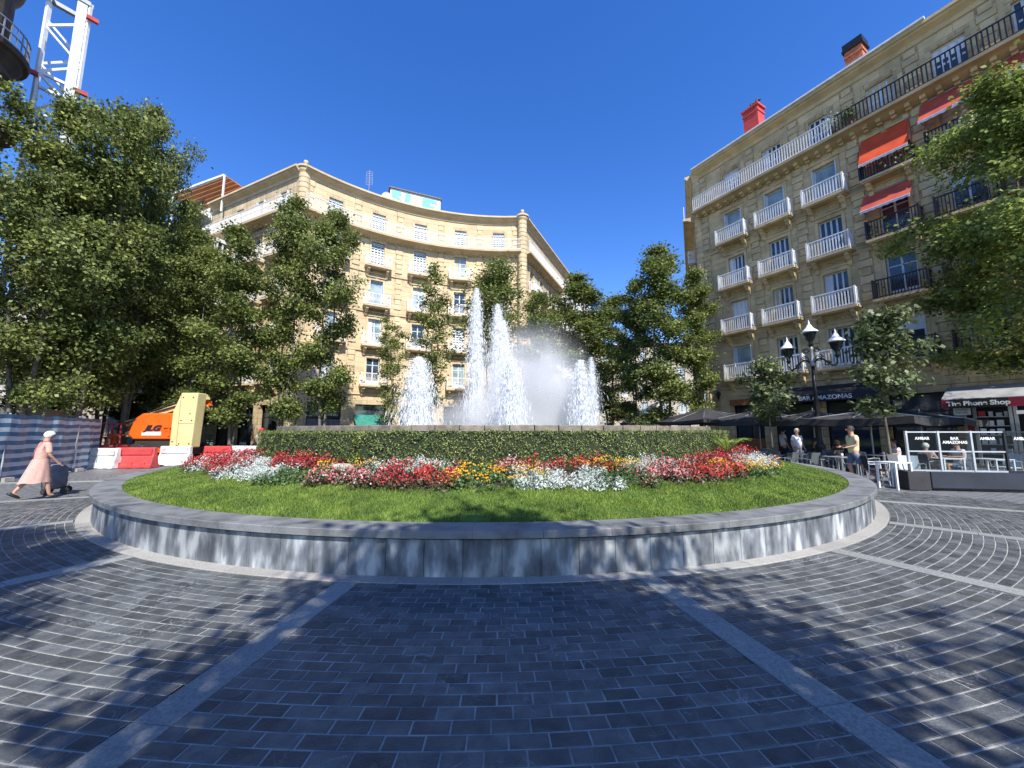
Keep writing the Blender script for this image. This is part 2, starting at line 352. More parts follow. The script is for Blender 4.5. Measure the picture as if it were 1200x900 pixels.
br = _n(t, 'ShaderNodeTexBrick'); L.new(cb.outputs[0], br.inputs['Vector']); br.inputs['Scale'].default_value = 1; br.inputs['Brick Width'].default_value = BL; br.inputs['Row Height'].default_value = CH
br.inputs['Mortar Size'].default_value = .0055; br.inputs['Color1'].default_value = (.115, .12, .13, 1); br.inputs['Color2'].default_value = (.07, .075, .085, 1); br.inputs['Mortar'].default_value = (.4, .39, .37, 1)
L.new(br.outputs[0], bs.inputs['Base Color'])
bp = _n(t, 'ShaderNodeBump'); bp.inputs['Strength'].default_value = .4; bp.inputs['Distance'].default_value = .006; bp.invert = True; L.new(br.outputs[1], bp.inputs['Height']); L.new(bp.outputs[0], bs.inputs['Normal'])
M['farpave'] = pm
plaza = tag(disc(27, -.012, 160).build('plaza_paving', 'farpave'), kind='structure')
ORG[plaza.name] = Vector((0, 0, 0)); WM[plaza.name] = Matrix.Identity(4)

def sett_box(mb, r0, r1, a0, a1, z0, z1, ch=.006):
    """one paving block as a curved-cell frustum with chamfered top"""
    am = (a0+a1)/2; rm = (r0+r1)/2; ca = ch/rm
    lo = [pol(a0, r0, z0), pol(a1, r0, z0), pol(a1, r1, z0), pol(a0, r1, z0)]
    hi = [pol(a0+ca, r0+ch, z1), pol(a1-ca, r0+ch, z1), pol(a1-ca, r1-ch, z1), pol(a0+ca, r1-ch, z1)]
    md = [pol(a0, r0, z1-ch*.7), pol(a1, r0, z1-ch*.7), pol(a1, r1, z1-ch*.7), pol(a0, r1, z1-ch*.7)]
    fs = [(8, 9, 10, 11)]
    for i in range(4):
        j = (i+1) % 4; fs += [(i, j, 4+j, 4+i), (4+i, 4+j, 8+j, 8+i)]
    mb.add(lo+md+hi, fs)
bed = MB(); cells = []
REACH = 14.5
nc = 0
for k in range(0, 100):
    r0 = RING1+.004+k*CH; r1 = r0+CH; rm = (r0+r1)/2
    for si in range(len(STRIPS)-1):
        a0 = STRIPS[si]+SW/2/r1; a1 = STRIPS[si+1]-SW/2/r1
        # cheap visibility test by sub-arc
        n = max(1, int((a1-a0)*rm/BL)); step = BL/rm
        a = a0-(step/2 if (k+si) % 2 else 0)
        while a < a1-.002:
            c0 = max(a, a0); c1 = min(a+step, a1); a += step
            if (c1-c0)*rm < .03: continue
            p = pol((c0+c1)/2, rm)
            if p.y < .9: continue
            d = hypot(p.x, p.y)
            if d > REACH or not seen(p, 40): continue
            cells.append((d, r0, r1, c0, c1))
            bed.add([pol(c0, r0, .0035), pol(c1, r0, .0035), pol(c1, r1, .0035), pol(c0, r1, .0035)], [(0, 1, 2, 3)])
print('setts', len(cells))
bd = bed.build('mortar_bed', 'mortar', plaza)
cells.sort(key=lambda c: c[0])
J = .005
std = MB(); R0 = 12.5
def unit_sett():
    b = MB(); x, y, h, c = .5, .5, .014, .012
    lo = [(-x, -y, 0), (x, -y, 0), (x, y, 0), (-x, y, 0)]; md = [(a, b_, h*.7) for a, b_, _ in lo]; hi = [(a*(1-2*c*1.6), b_*(1-2*c*4), h) for a, b_, _ in lo]
    fs = [(8, 9, 10, 11)]
    for i in range(4):
        j = (i+1) % 4; fs += [(i, j, 4+j, 4+i), (4+i, 4+j, 8+j, 8+i)]
    return b.add(lo+md+hi, fs)
sett_me = unit_sett().mesh('paving_sett', 'sett')
rest = MB()
for i, (d, r0, r1, c0, c1) in enumerate(cells):
    jz = random.uniform(-.0015, .0015)
    rm = (r0+r1)/2; am = (c0+c1)/2
    if i < 300:
        m = Matrix.Translation(pol(am, rm, -.006+jz)) @ Matrix.Rotation(am, 4, 'Z') @ Matrix.Rotation(random.uniform(-.006, .006), 4, 'X') @ Matrix.Diagonal(((c1-c0)*rm-2*J, CH-2*J, 1, 1))
        place('paving_brick', sett_me, plaza, m)
    else:
        sett_box(rest, r0+J, r1-J, c0+J/rm, c1-J/rm, -.006, .008+jz, .004)
tag(rest.build('paving_bricks', 'sett', plaza), kind='stuff')
# granite bands: the ring round the planter and the radial strips
def arc_block(r0, r1, a0, a1, z0, z1, n=4, ch=.004):
    b = MB(); vs = []; fs = []
    for i in range(n+1):
        a = a0+(a1-a0)*i/n
        vs += [pol(a, r0, z0), pol(a, r0, z1-ch), pol(a, r0+ch, z1), pol(a, r1-ch, z1), pol(a, r1, z1-ch), pol(a, r1, z0)]
    for i in range(n):
        for k in range(5): fs.append((i*6+k, (i+1)*6+k, (i+1)*6+k+1, i*6+k+1))
    fs += [tuple(range(5, -1, -1)), tuple(n*6+k for k in range(6))]
    return b.add(vs, fs)
def arc_piece(name, m, parent, r0, r1, a, da, z0, z1, cache={}, n=4, ch=.004):
    key = (name, r0, r1, da, z0, z1)
    if key not in cache:
        b = arc_block(r0, r1, -da/2, da/2, z0, z1, n, ch); o = Vector((CX, CY, 0)); cache[key] = b.mesh(name, m, off=o)
    return place(name, cache[key], parent, Matrix.Translation((CX, CY, 0)) @ Matrix.Rotation(a, 4, 'Z'))
N1 = 96; dA = 2*pi/N1
for i in range(N1):
    a = -pi+(i+.5)*dA
    if abs(a) < 1.7: arc_piece('granite_kerb_slab', 'kerbstone', plaza, RING0-.03, RING1-.004, a, dA-.004/RING1, -.012, .012)
slab = MB().box(-SW/2+.004, SW/2-.004, -.497, .497, 0, .018).mesh('granite_strip_slab', 'granite')
for a in STRIPS:
    for k in range(14):
        r = RING1+.51+k*1.0; p = pol(a, r, -.008)
        if r < 24 and (seen(p, 900) or p.length < 6) and p.y > -4: place('granite_strip_slab', slab, plaza, Matrix.Translation(p) @ Matrix.Rotation(a, 4, 'Z'))

# ================================================================ PLANTER
PL = thing('round_planter', 'large round stone planter with streaked slate sides and grey coping around the fountain', 'planter', (CX, CY, 0))
def ring_wall(r0, r1, z0, z1, n=160): 
    b = MB(); v = []
    for i in range(n):
        a = 2*pi*i/n; v += [pol(a, r0, z0), pol(a, r0, z1), pol(a, r1, z1), pol(a, r1, z0)]
    f = []
    for i in range(n):
        o = 4*i; q = 4*((i+1) % n); f += [(o, q, q+1, o+1), (o+1, q+1, q+2, o+2), (o+2, q+2, q+3, o+3)]
    return b.add(v, f)
ring_wall(10.0, 10.385, -.01, .43).build('wall_core', 'shade_gap', PL)
NP = 152; dp = 2*pi/NP
for i in range(NP):
    a = -pi+(i+.5)*dp; 
    if abs(a) < 1.9: arc_piece('stone_panel', 'panel', PL, 10.39, 10.44, a, dp-.006/10.44, .0, .405, n=3)
NQ = 84; dq = 2*pi/NQ
for i in range(NQ):
    a = -pi+(i+.5)*dq+.01
    if abs(a) < 2.2: arc_piece('coping_slab', 'coping', PL, 10.07, 10.495, a, dq-.004/10.4, .428, .51, n=4, ch=.008)
ring_wall(10.07, 10.3, .43, .505).build('coping_core', 'coping', PL) if False else None

def gz(r):                                               # height of the planted mound
    if r > 9.05: return .47+(10.08-r)/(10.08-9.05)*.25
    return .72+(9.05-r)/(9.05-7.3)*.22
lw = MB(); n = 160; rs = [10.08, 9.8, 9.5, 9.2, 8.95]
lw.add([pol(2*pi*i/n, r, gz(r)) for r in rs for i in range(n)], [(j*n+i, j*n+(i+1) % n, (j+1)*n+(i+1) % n, (j+1)*n+i) for j in range(len(rs)-1) for i in range(n)])
tag(lw.build('lawn', 'lawn'), kind='structure')
so_ = MB(); rs = [8.96, 8.5, 8, 7.5, 7.2]
so_.add([pol(2*pi*i/n, r, gz(r)) for r in rs for i in range(n)], [(j*n+i, j*n+(i+1) % n, (j+1)*n+(i+1) % n, (j+1)*n+i) for j in range(len(rs)-1) for i in range(n)])
tag(so_.build('flower_bed_soil', 'soil'), kind='structure')
# grass blades
def vpol(a, r): return np.stack([CX+r*np.sin(a), CY-r*np.cos(a)], 1)
def gzv(r): return np.where(r > 9.05, .47+(10.08-r)/1.03*.25, .72+(9.05-r)/1.75*.22)
ng = 210000
a = RNG.uniform(-1.42, 1.25, ng); keep = RNG.random(ng) < np.clip(1.25-np.abs(a+.03)*.55, .3, 1); a = a[keep]; ng = len(a)
r = np.sqrt(RNG.uniform(8.85**2, 10.09**2, ng)); xy = vpol(a, r)
pat = np.sin(xy[:, 0]*3.1+np.sin(xy[:, 1]*2.3)*1.7)*np.sin(xy[:, 1]*3.7+xy[:, 0]*1.3)
h = RNG.uniform(.018, .05, ng)*(1+.3*pat); base = np.column_stack([xy, gzv(r)-.004])
bald = np.hypot(xy[:, 0]+.48, (xy[:, 1]-4.98)*1.3) < .17; h[bald] *= .25
yaw = RNG.uniform(0, 2*pi, ng); w = RNG.uniform(.0035, .007, ng)*np.clip(np.hypot(xy[:, 0], xy[:, 1])/5, 1, 2.2)
dx = np.column_stack([np.cos(yaw), np.sin(yaw), np.zeros(ng)])*w[:, None]
lean = RNG.normal(0, .35, (ng, 2)); tip = base+np.column_stack([lean*h[:, None], h])
V = np.stack([base-dx, base+dx, tip], 1).reshape(-1, 3)
gr = place('grass', faces_mesh('grass', V, None, 'grass', 3)); tag(gr, 'short bright green grass on the sloping ring inside the coping', 'grass', kind='stuff')

# flower patches
def ang_at(u, r):
    """polar angle of the point at radius r seen in column u"""
    k = (u-600)/451*1.02; lo = (CX*0); best = None
    A = 1+k*k; B = -2*(k*CX+CY); C_ = CX*CX+CY*CY-r*r; D = B*B-4*A*C_
    if D < 0: Y = -B/2/A
    else: Y = (-B-sqrt(D))/2/A
    return atan2(k*Y-CX, CY-Y)
def flower_patch(name, label, kind, u0, u1, r0, r1, seed):
    rg = np.random.default_rng(seed); rmid = (r0+r1)/2
    a0, a1 = ang_at(u0, rmid), ang_at(u1, rmid); am = (a0+a1)/2; wid = (a1-a0)*rmid; dep = r1-r0
    area = wid*dep; T = thing(name, label, 'flowers', pol(am, rmid, gz(rmid)), 'flower patches in the round bed')
    npl = max(6, int(area*34)); 
    # plants scattered in an uneven blob
    pa = rg.uniform(-.5, .5, npl)*1.08; pr = rg.uniform(-.5, .5, npl)*1.06; pa += .06*np.sin(pr*9+seed)
    A = am+pa*(a1-a0); R = np.clip(rmid+pr*dep+.05*np.sin(A*23+seed), 7.72, 9.12); P = np.column_stack([vpol(A, R), gzv(R)])
    hh = dict(silver=.24, red=.30, scarlet=.29, pink=.27, yellow=.22, green=.21)[kind]
    H = hh*rg.uniform(.6, 1.3, npl)
    off = np.array(ORG[T.name])
    def cloud(k, spread, zlo, zhi, sz, up=.5, asp=.55):
        idx = np.repeat(np.arange(npl), k); n_ = len(idx); th = rg.uniform(0, 2*pi, n_); q = np.sqrt(rg.random(n_))*spread
        z = rg.uniform(zlo, zhi, n_); dome = np.sqrt(np.clip(1-(q/spread*.85)**2, .05, 1))
        Cc = P[idx]+np.column_stack([q*np.cos(th), q*np.sin(th), H[idx]*z*dome]); Nn = rg.normal(size=(n_, 3)); Nn[:, 2] = np.abs(Nn[:, 2])+up
        Nn[:, 0] += np.cos(th)*.6; Nn[:, 1] += np.sin(th)*.6-.25
        return leaves(Cc-off, Nn, sz*rg.uniform(.6, 1.35, n_), asp, rg)
    Mo = Matrix.Translation(off)
    fol = {'silver': 'silver', 'red': 'fl_bronze', 'scarlet': 'fl_bronze', 'pink': 'fl_bronze', 'yellow': 'fl_green', 'green': 'fl_green'}[kind]
    if kind == 'silver': V = np.concatenate([cloud(95, .14, .05, 1.05, .05, .3, .28), cloud(18, .14, .0, .6, .05, .2, .5)])
    elif kind == 'green': V = cloud(95, .15, .05, 1.0, .045, .5, .6)
    else: V = cloud(64, .14, .02, .86, .05, .4, .6)
    tag(place('foliage', faces_mesh('foliage', V, None, fol), T, Mo), kind='stuff')
    if kind in ('red', 'scarlet', 'pink', 'yellow'):
        k = dict(red=40, scarlet=38, pink=28, yellow=8)[kind]
        if kind == 'yellow': # round heads: tufts of petals
            idx = np.repeat(np.arange(npl), k); n_ = len(idx); th = rg.uniform(0, 2*pi, n_); q = np.sqrt(rg.random(n_))*.13
            c = P[idx]+np.column_stack([q*np.cos(th), q*np.sin(th), H[idx]*rg.uniform(.75, 1.1, n_)])
            c = np.repeat(c, 7, 0); d = rg.normal(size=(len(c), 3)); d /= np.linalg.norm(d, axis=1)[:, None]; d[:, 2] = np.abs(d[:, 2])
            V = leaves(c+d*.013-off, d, .022*rg.uniform(.8, 1.2, len(c)), .9, rg)
        else: V = cloud(k, .15, .62, 1.12, .034, .2, .8)
        tag(place('blossoms', faces_mesh('blossoms', V, None, {'red': 'red_fl', 'scarlet': 'scarlet', 'pink': 'pink_fl', 'yellow': 'yellow_fl'}[kind]), T, Mo), kind='stuff')
        if kind in ('red', 'pink', 'scarlet'):
            V = cloud(7, .15, .55, 1.1, .03, .2, .8)
            tag(place('pale_blossoms', faces_mesh('pale_blossoms', V, None, 'pink_fl' if kind != 'pink' else 'silver'), T, Mo), kind='stuff')
FR = [
 ('silver', 224, 262, 8.4, 9.0, 'silvery white foliage patch at the far left tip of the flower bed'),
 ('red', 240, 300, 7.75, 8.3, 'red begonias at the far left of the bed behind the small silver strip'),
 ('red', 252, 288, 8.35, 9.05, 'small block of red begonias at the front of the far left of the bed'),
 ('silver', 262, 322, 8.0, 8.5, 'narrow silver strip between two red patches at the left of the bed'),
 ('silver', 285, 342, 8.45, 9.05, 'silver dusty foliage patch at the front left of the bed beside the green clumps'),
 ('red', 330, 396, 7.8, 8.4, 'red begonias in the back row between the two small boulders'),
 ('green', 338, 388, 8.45, 9.05, 'plain green leafy clumps without flowers at the front left of the bed'),
 ('yellow', 378, 398, 8.15, 8.5, 'tiny yellow marigold patch beside the left begonias'),
 ('pink', 388, 452, 8.4, 9.05, 'pale pink begonias at the front of the bed left of the deep red block'),
 ('yellow', 424, 446, 7.85, 8.3, 'few yellow marigolds against the hedge by the hedge gap'),
 ('silver', 444, 536, 7.75, 8.15, 'long silver patch in the back row left of centre against the hedge'),
 ('red', 452, 506, 8.25, 9.05, 'large deep red begonia block left of the centre of the bed'),
 ('scarlet', 500, 538, 8.3, 9.05, 'scarlet begonias at the front touching the yellow marigolds'),
 ('green', 518, 590, 7.75, 8.35, 'green clumps in the back row behind the long yellow patch'),
 ('yellow', 534, 632, 8.3, 9.0, 'longest yellow marigold patch at the centre front of the bed'),
 ('pink', 582, 622, 7.8, 8.35, 'pink begonias in the middle of the back row beside red ones'),
 ('scarlet', 622, 706, 7.75, 8.2, 'bright red begonia strip right of centre against the hedge'),
 ('silver', 606, 708, 8.35, 9.05, 'widest silver foliage patch at the centre right front of the bed'),
 ('yellow', 682, 740, 7.85, 8.35, 'yellow marigolds in the back row between red and silver patches'),
 ('green', 700, 748, 8.4, 9.05, 'plain green leafy clumps at the front right between silver and pink'),
 ('silver', 738, 792, 7.75, 8.3, 'silver patch in the back row right of the yellow marigolds'),
 ('pink', 738, 796, 8.4, 9.05, 'dusky pink begonias at the front right of the bed'),
 ('scarlet', 788, 846, 8.25, 9.05, 'large scarlet begonia block at the front right of the bed'),
 ('red', 815, 862, 7.75, 8.3, 'red begonias in the back row right in front of the fern'),
 ('yellow', 838, 878, 8.5, 9.05, 'small yellow and orange marigold edge at the right front of the bed'),
 ('silver', 850, 902, 7.9, 8.65, 'silver patch near the right tip of the bed'),
 ('pink', 880, 918, 7.9, 8.8, 'pink and red begonias at the far right tip of the bed'),
]
for i, (k, u0, u1, r0, r1, lab) in enumerate(FR): flower_patch('flower_patch', lab, k, u0, u1, r0, r1, 100+i)
def boulder(u, r, s, lab):
    b = MB(); b.ell((0, 0, 0), (1, 1, 1), 14, 9); a = ang_at(u, r); p = pol(a, r, gz(r)+.06); rg = random.Random(u)
    ph = [rg.uniform(0, 6) for _ in range(4)]
    vs = []
    for v in b.v:
        k = 1+.13*sin(v[0]*4+ph[0])+.11*sin(v[1]*5+ph[1])+.1*sin(v[2]*6+ph[2])
        vs.append((p.x+v[0]*s*k, p.y+v[1]*s*.7*k, p.z+v[2]*s*.55*k))
    b.v = vs; tag(b.build('boulder', 'concrete', None, True, at=(p.x, p.y, gz(r))), lab, 'stone')
boulder(316, 8.0, .21, 'low grey boulder among the flowers near the left end of the hedge')
boulder(408, 8.05, .2, 'low grey boulder in the bed just below the gap in the hedge')

# ================================================================ HEDGES
def hedge(a0, a1, lab, seed, r0=7.3, r1=7.68, zt=1.585):
    rg = np.random.default_rng(seed); am = (a0+a1)/2
    T = thing('box_hedge', lab, 'hedge', pol(am, (r0+r1)/2, .9), 'clipped hedges round the fountain basin')
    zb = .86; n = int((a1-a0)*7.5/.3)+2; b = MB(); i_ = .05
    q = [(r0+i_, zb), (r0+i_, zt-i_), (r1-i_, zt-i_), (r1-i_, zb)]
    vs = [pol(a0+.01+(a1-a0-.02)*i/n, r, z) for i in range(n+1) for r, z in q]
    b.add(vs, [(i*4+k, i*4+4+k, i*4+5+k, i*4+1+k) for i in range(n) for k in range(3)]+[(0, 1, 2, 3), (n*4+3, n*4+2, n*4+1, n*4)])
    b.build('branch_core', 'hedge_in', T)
    Lh = (a1-a0)*7.5; nf = int(Lh*(zt-zb)*1500); ntp = int(Lh*.38*1300); ne = int(.38*.7*1500)
    def bump(A, z): return .03*np.sin(A*41+z*9)+.02*np.sin(A*97-z*17)+.012*np.sin(A*211+z*31)
    A = rg.uniform(a0, a1, nf); z = rg.uniform(zb, zt, nf); R = r1-rg.random(nf)**2*.07+bump(A, z)
    zz = z+.012*np.sin(A*50)
    P1 = np.column_stack([vpol(A, R), zz]); N1_ = np.column_stack([np.sin(A), -np.cos(A), np.full(nf, .25)])+rg.normal(0, .55, (nf, 3))
    A = rg.uniform(a0, a1, ntp); R = rg.uniform(r0, r1, ntp); tz = zt-rg.random(ntp)**2*.06+.014*np.sin(A*50)+.01*np.sin(A*131)+.035*(rg.random(ntp) < .03)
    P2 = np.column_stack([vpol(A, R), tz]); N2_ = np.column_stack([np.zeros(ntp), np.zeros(ntp), np.ones(ntp)])+rg.normal(0, .5, (ntp, 3))
    Ps = [P1, P2]; Ns = [N1_, N2_]
    for ae, sg in ((a0, -1), (a1, 1)):
        R = rg.uniform(r0, r1, ne); z = rg.uniform(zb, zt, ne); A = ae-sg*rg.random(ne)**2*.008
        Ps.append(np.column_stack([vpol(A, R), z])); Ns.append(np.column_stack([np.full(ne, sg*cos(ae)), np.full(ne, sg*sin(ae)), np.full(ne, .2)])+rg.normal(0, .5, (ne, 3)))
    P = np.concatenate(Ps); Nn = np.concatenate(Ns); off = np.array(ORG[T.name])
    tag(place('leaves', faces_mesh('leaves', leaves(P-off, Nn, .032*rg.uniform(.7, 1.3, len(P)), .62, rg), None, 'hedge'), T, Matrix.Translation(off)), kind='stuff')
ga = ang_at(421, 7.68)
hedge(-1.75, ga-.004, 'clipped green hedge left of the narrow gap', 31)
hedge(ga+.004, 1.75, 'long clipped green hedge right of the narrow gap, curving behind the flowers', 32, zt=1.6)

# fern by the right end of the hedge
fa = ang_at(842, 7.9); fp = pol(fa, 7.95, gz(7.9))
T = thing('fern', 'yellow green fern with arching fronds at the right end of the hedge', 'plant', fp)
for k in range(13):
    th = 2*pi*k/13+.2; L_ = random.uniform(.5, .75); b = MB(); pts = []
    for i in range(9):
        q = i/8; pts.append(fp+Vector((cos(th)*q*L_*.75, sin(th)*q*L_*.75, .08+L_*(1.25*q-.75*q*q)+.12)))
    b.tube(pts, [.006]*9, 4)
    for i in range(1, 9):
        d = (pts[i]-pts[i-1]).normalized(); s_ = d.cross(Vector((0, 0, 1))).normalized(); l = .14*(1-abs(i/8-.45)*1.2)
        for sg in (-1, 1):
            for f_ in (0, .5):
                p = pts[i-1].lerp(pts[i], f_); b.add([p, p+d*.03+s_*sg*l*.5+Vector((0, 0, .012)), p+s_*sg*l+d*.05, p+d*.03-Vector((0, 0, .004))], [(0, 1, 2, 3)])
    b.build('frond', 'fern', T)

# ================================================================ FOUNTAIN
F = thing('fountain_basin', 'raised round stone fountain basin behind the hedge with a rim of weathered blocks', 'fountain', (CX, CY, .9))
ring_wall(6.95, 7.2, .6, 1.60, 128).build('basin_wall', 'shade_gap', F)
NB = 92; db = 2*pi/NB
for i in range(NB):
    arc_piece('rim_block', 'capstone', F, 6.9, 7.26, -pi+(i+.5)*db, db-.022/7.2, 1.605, 1.715+random.choice((0, 0, .004)), n=2, ch=.01)
wtr = disc(6.95, 1.5, 96).build('basin_water', 'water', F)
def jet(u, Y, H, wid, n, label, spread=1.0, seed=0, drop=(.010, .022), heads=1, core=.08):
    rg = np.random.default_rng(seed); X = xat(u, Y); z0 = 1.5; h = H-z0; g_ = 9.8
    T = thing('water_jet', label, 'fountain jet', (X, Y, z0), 'water jets of the fountain')
    off = np.array((X, Y, z0))
    def streaks(n, wid, up, name, sz, kind='stuff'):
        tf = sqrt(2*h/g_); 
        hd = rg.integers(0, heads, n); hx = (hd-(heads-1)/2)*wid*.28
        vz = np.sqrt(2*g_*h)*(1-np.abs(rg.normal(0, .06, n))-.07*(hd % 2))
        if up: t = rg.uniform(0, .98, n)*vz/g_
        else: t = (vz/g_)*(1+rg.beta(1.1, 1.0, n)*.99)
        th = rg.uniform(0, 2*pi, n); T_ = 2*vz/g_
        vr = np.abs(rg.normal(0, 1, n))*wid*.5*(.3 if up else 1); strand = rg.integers(0, 46, n); th = np.where(rg.random(n) < .6, strand*2*pi/46*5.3+rg.normal(0, .05, n), th); vr = np.where(rg.random(n) < .5, wid*(.12+.38*((strand*.618) % 1)), vr)*(.3 if up else 1)
        # lumps: quantised packets so the spray breaks up
        t = t+.012*np.sin(t*90+th*3)
        ft = (t/T_)**2.1; x = hx+vr*np.cos(th)*ft+rg.normal(0, .014, n); y = vr*np.sin(th)*ft+rg.normal(0, .014, n); z = vz*t-.5*g_*t*t
        vzz = vz-g_*t; sp = np.sqrt(vzz**2+vr**2)+.01; d = np.column_stack([vr*np.cos(th), vr*np.sin(th), vzz])/sp[:, None]
        d += rg.normal(0, .12, (n, 3)); d /= np.linalg.norm(d, axis=1)[:, None]
        ln_ = np.clip(sp*.014, .012, .14)*rg.uniform(.3, 1.6, n)**1.2; w = sz*.62*rg.uniform(.3, 1.4, n)**1.5
        ok = z > 0; c = np.column_stack([x, y, z])[ok]; d = d[ok]; ln_ = ln_[ok, None]; w = w[ok, None]; m = len(c)
        r = rg.normal(size=(m, 3)); u_ = np.cross(d, r); u_ /= np.linalg.norm(u_, axis=1)[:, None]; v_ = np.cross(d, u_)
        V = np.stack([c+d*ln_, c+u_*w+v_*w*.3, c-d*ln_*.7, c-u_*w+v_*w*.3], 1).reshape(-1, 3)
        tag(place(name, faces_mesh(name, V, None, 'spray', 4), T, Matrix.Translation(off)), kind=kind)
    streaks(int(n*1.3), wid, True, 'rising_water', .013); streaks(int(n*3.2), wid, False, 'falling_spray', .014)
    b = MB(); hh = h*.55; b.tube([(X, Y, z0-.02), (X+.01, Y, z0+hh*.5), (X, Y+.01, z0+hh)], [core*.45, core*.4, core*.15], 7); b.build('water_core', 'spray', T, True)
    b = MB(); b.lathe([(.06, -.14), (.05, 0), (.03, .06)], (X, Y, z0-.02), 10); b.build('nozzle', 'blackiron', T)
jet(487, 12.6, 4.05, .88, 14000, 'broad low water jet at the far left of the fountain', seed=1)
jet(556, 14.87, 7.3, .62, 12000, 'tallest single water jet left of the centre', seed=2)
jet(586, 15.6, 6.9, .85, 17000, 'tall double headed water jet just right of the tallest one', seed=3, heads=2)
jet(598, 12.2, 3.95, .72, 12000, 'short foaming water jet in front of the tall double jet', seed=4)
jet(683, 12.9, 4.0, .55, 10000, 'water jet at the far right of the fountain', seed=5)
jet(652, 15.5, 3.9, 1.1, 4500, 'faint low water jet half lost in the mist, right of centre', seed=6)
jet(696, 18.0, 5.1, .7, 3000, 'thin water jet behind the rightmost one', seed=7)
# drifting mist
def mist(cx, cy, cz, sx, sy, sz, dens, lab, seed):
    m = bpy.data.materials.new('fountain_mist'); m.use_nodes = True; t = m.node_tree; t.nodes.remove(t.nodes['Principled BSDF'])
    pv = _n(t, 'ShaderNodeVolumePrincipled'); pv.inputs['Color'].default_value = (.97, .98, 1, 1); pv.inputs['Anisotropy'].default_value = .0
    L = t.links; tc = _n(t, 'ShaderNodeTexCoord'); ln = _n(t, 'ShaderNodeVectorMath', operation='LENGTH'); L.new(tc.outputs['Object'], ln.inputs[0])
    mr = _n(t, 'ShaderNodeMapRange', interpolation_type='SMOOTHSTEP'); mr.inputs[1].default_value = 1; mr.inputs[2].default_value = .15; mr.inputs[3].default_value = 0; mr.inputs[4].default_value = dens; L.new(ln.outputs['Value'], mr.inputs[0])
    no = _n(t, 'ShaderNodeTexNoise'); no.inputs['Scale'].default_value = 2.6; no.inputs['Detail'].default_value = 6; L.new(tc.outputs['Object'], no.inputs[0])
    r2 = _n(t, 'ShaderNodeMapRange'); r2.inputs[1].default_value = .22; r2.inputs[2].default_value = .72; L.new(no.outputs[0], r2.inputs[0])
    mu = _n(t, 'ShaderNodeMath', operation='MULTIPLY'); L.new(mr.outputs[0], mu.inputs[0]); L.new(r2.outputs[0], mu.inputs[1]); L.new(mu.outputs[0], pv.inputs['Density']); L.new(pv.outputs[0], t.nodes['Material Output'].inputs['Volume'])
    b = MB(); b.ell((0, 0, 0), (1, 1, 1), 20, 12)
    o = place('mist', b.mesh('mist', m), None, Matrix.Translation((cx, cy, cz)) @ Matrix.Diagonal((sx, sy, sz, 1))); tag(o, lab, 'mist', kind='stuff')
    rg = np.random.default_rng(seed); n = 26000; p = rg.normal(0, .36, (n, 3)); c = np.array((cx, cy, cz))+p*np.array((sx, sy, sz)); c = c[c[:, 2] > 1.52]
    V = leaves(c, rg.normal(size=(len(c), 3)), rg.uniform(.006, .016, len(c)), .9, rg)
    tag(place('fine_droplets', faces_mesh('fine_droplets', V, None, 'spray')), 'cloud of fine droplets '+lab.split(' ', 1)[1], 'mist', kind='stuff')
mist(xat(628, 14.5), 14.5, 2.7, 2.7, 1.8, 3.4, 2.2, 'pale drifting mist right of the tall jets', 1)
mist(xat(585, 14.2), 14.2, 1.7, 3.2, 1.8, 1.7, 1.8, 'low pale mist along the foot of the jets', 2)
#@@PART3
# ================================================================ BUILDINGS
class Fac:
    """a facade line: s runs left to right as seen from the plaza; y of the local frame points into the building"""
    def __init__(s, P0=None, P1=None, arc=None):
        s.arc = arc
        if arc: s.R, s.a0, s.a1 = arc; s.L = s.R*(s.a1-s.a0)
        else: s.P0 = Vector((*P0, 0)); d = Vector((*P1, 0))-s.P0; s.L = d.length; s.T = d/s.L
    def fr(s, q):
        if s.arc: a = s.a0+q/s.R; return Vector((CX+s.R*sin(a), CY+s.R*cos(a), 0)), Vector((cos(a), -sin(a), 0))
        return s.P0+s.T*q, s.T
    def M(s, q, z=0, y=0):
        P, T = s.fr(q); I = Vector((-T.y, T.x, 0)); m = Matrix((T, I, (0, 0, 1))).transposed().to_4x4(); m.translation = P+I*y+Vector((0, 0, z)); return m
    def pt(s, q, z, y=0):
        P, T = s.fr(q); return P+Vector((-T.y, T.x, 0))*y+Vector((0, 0, z))
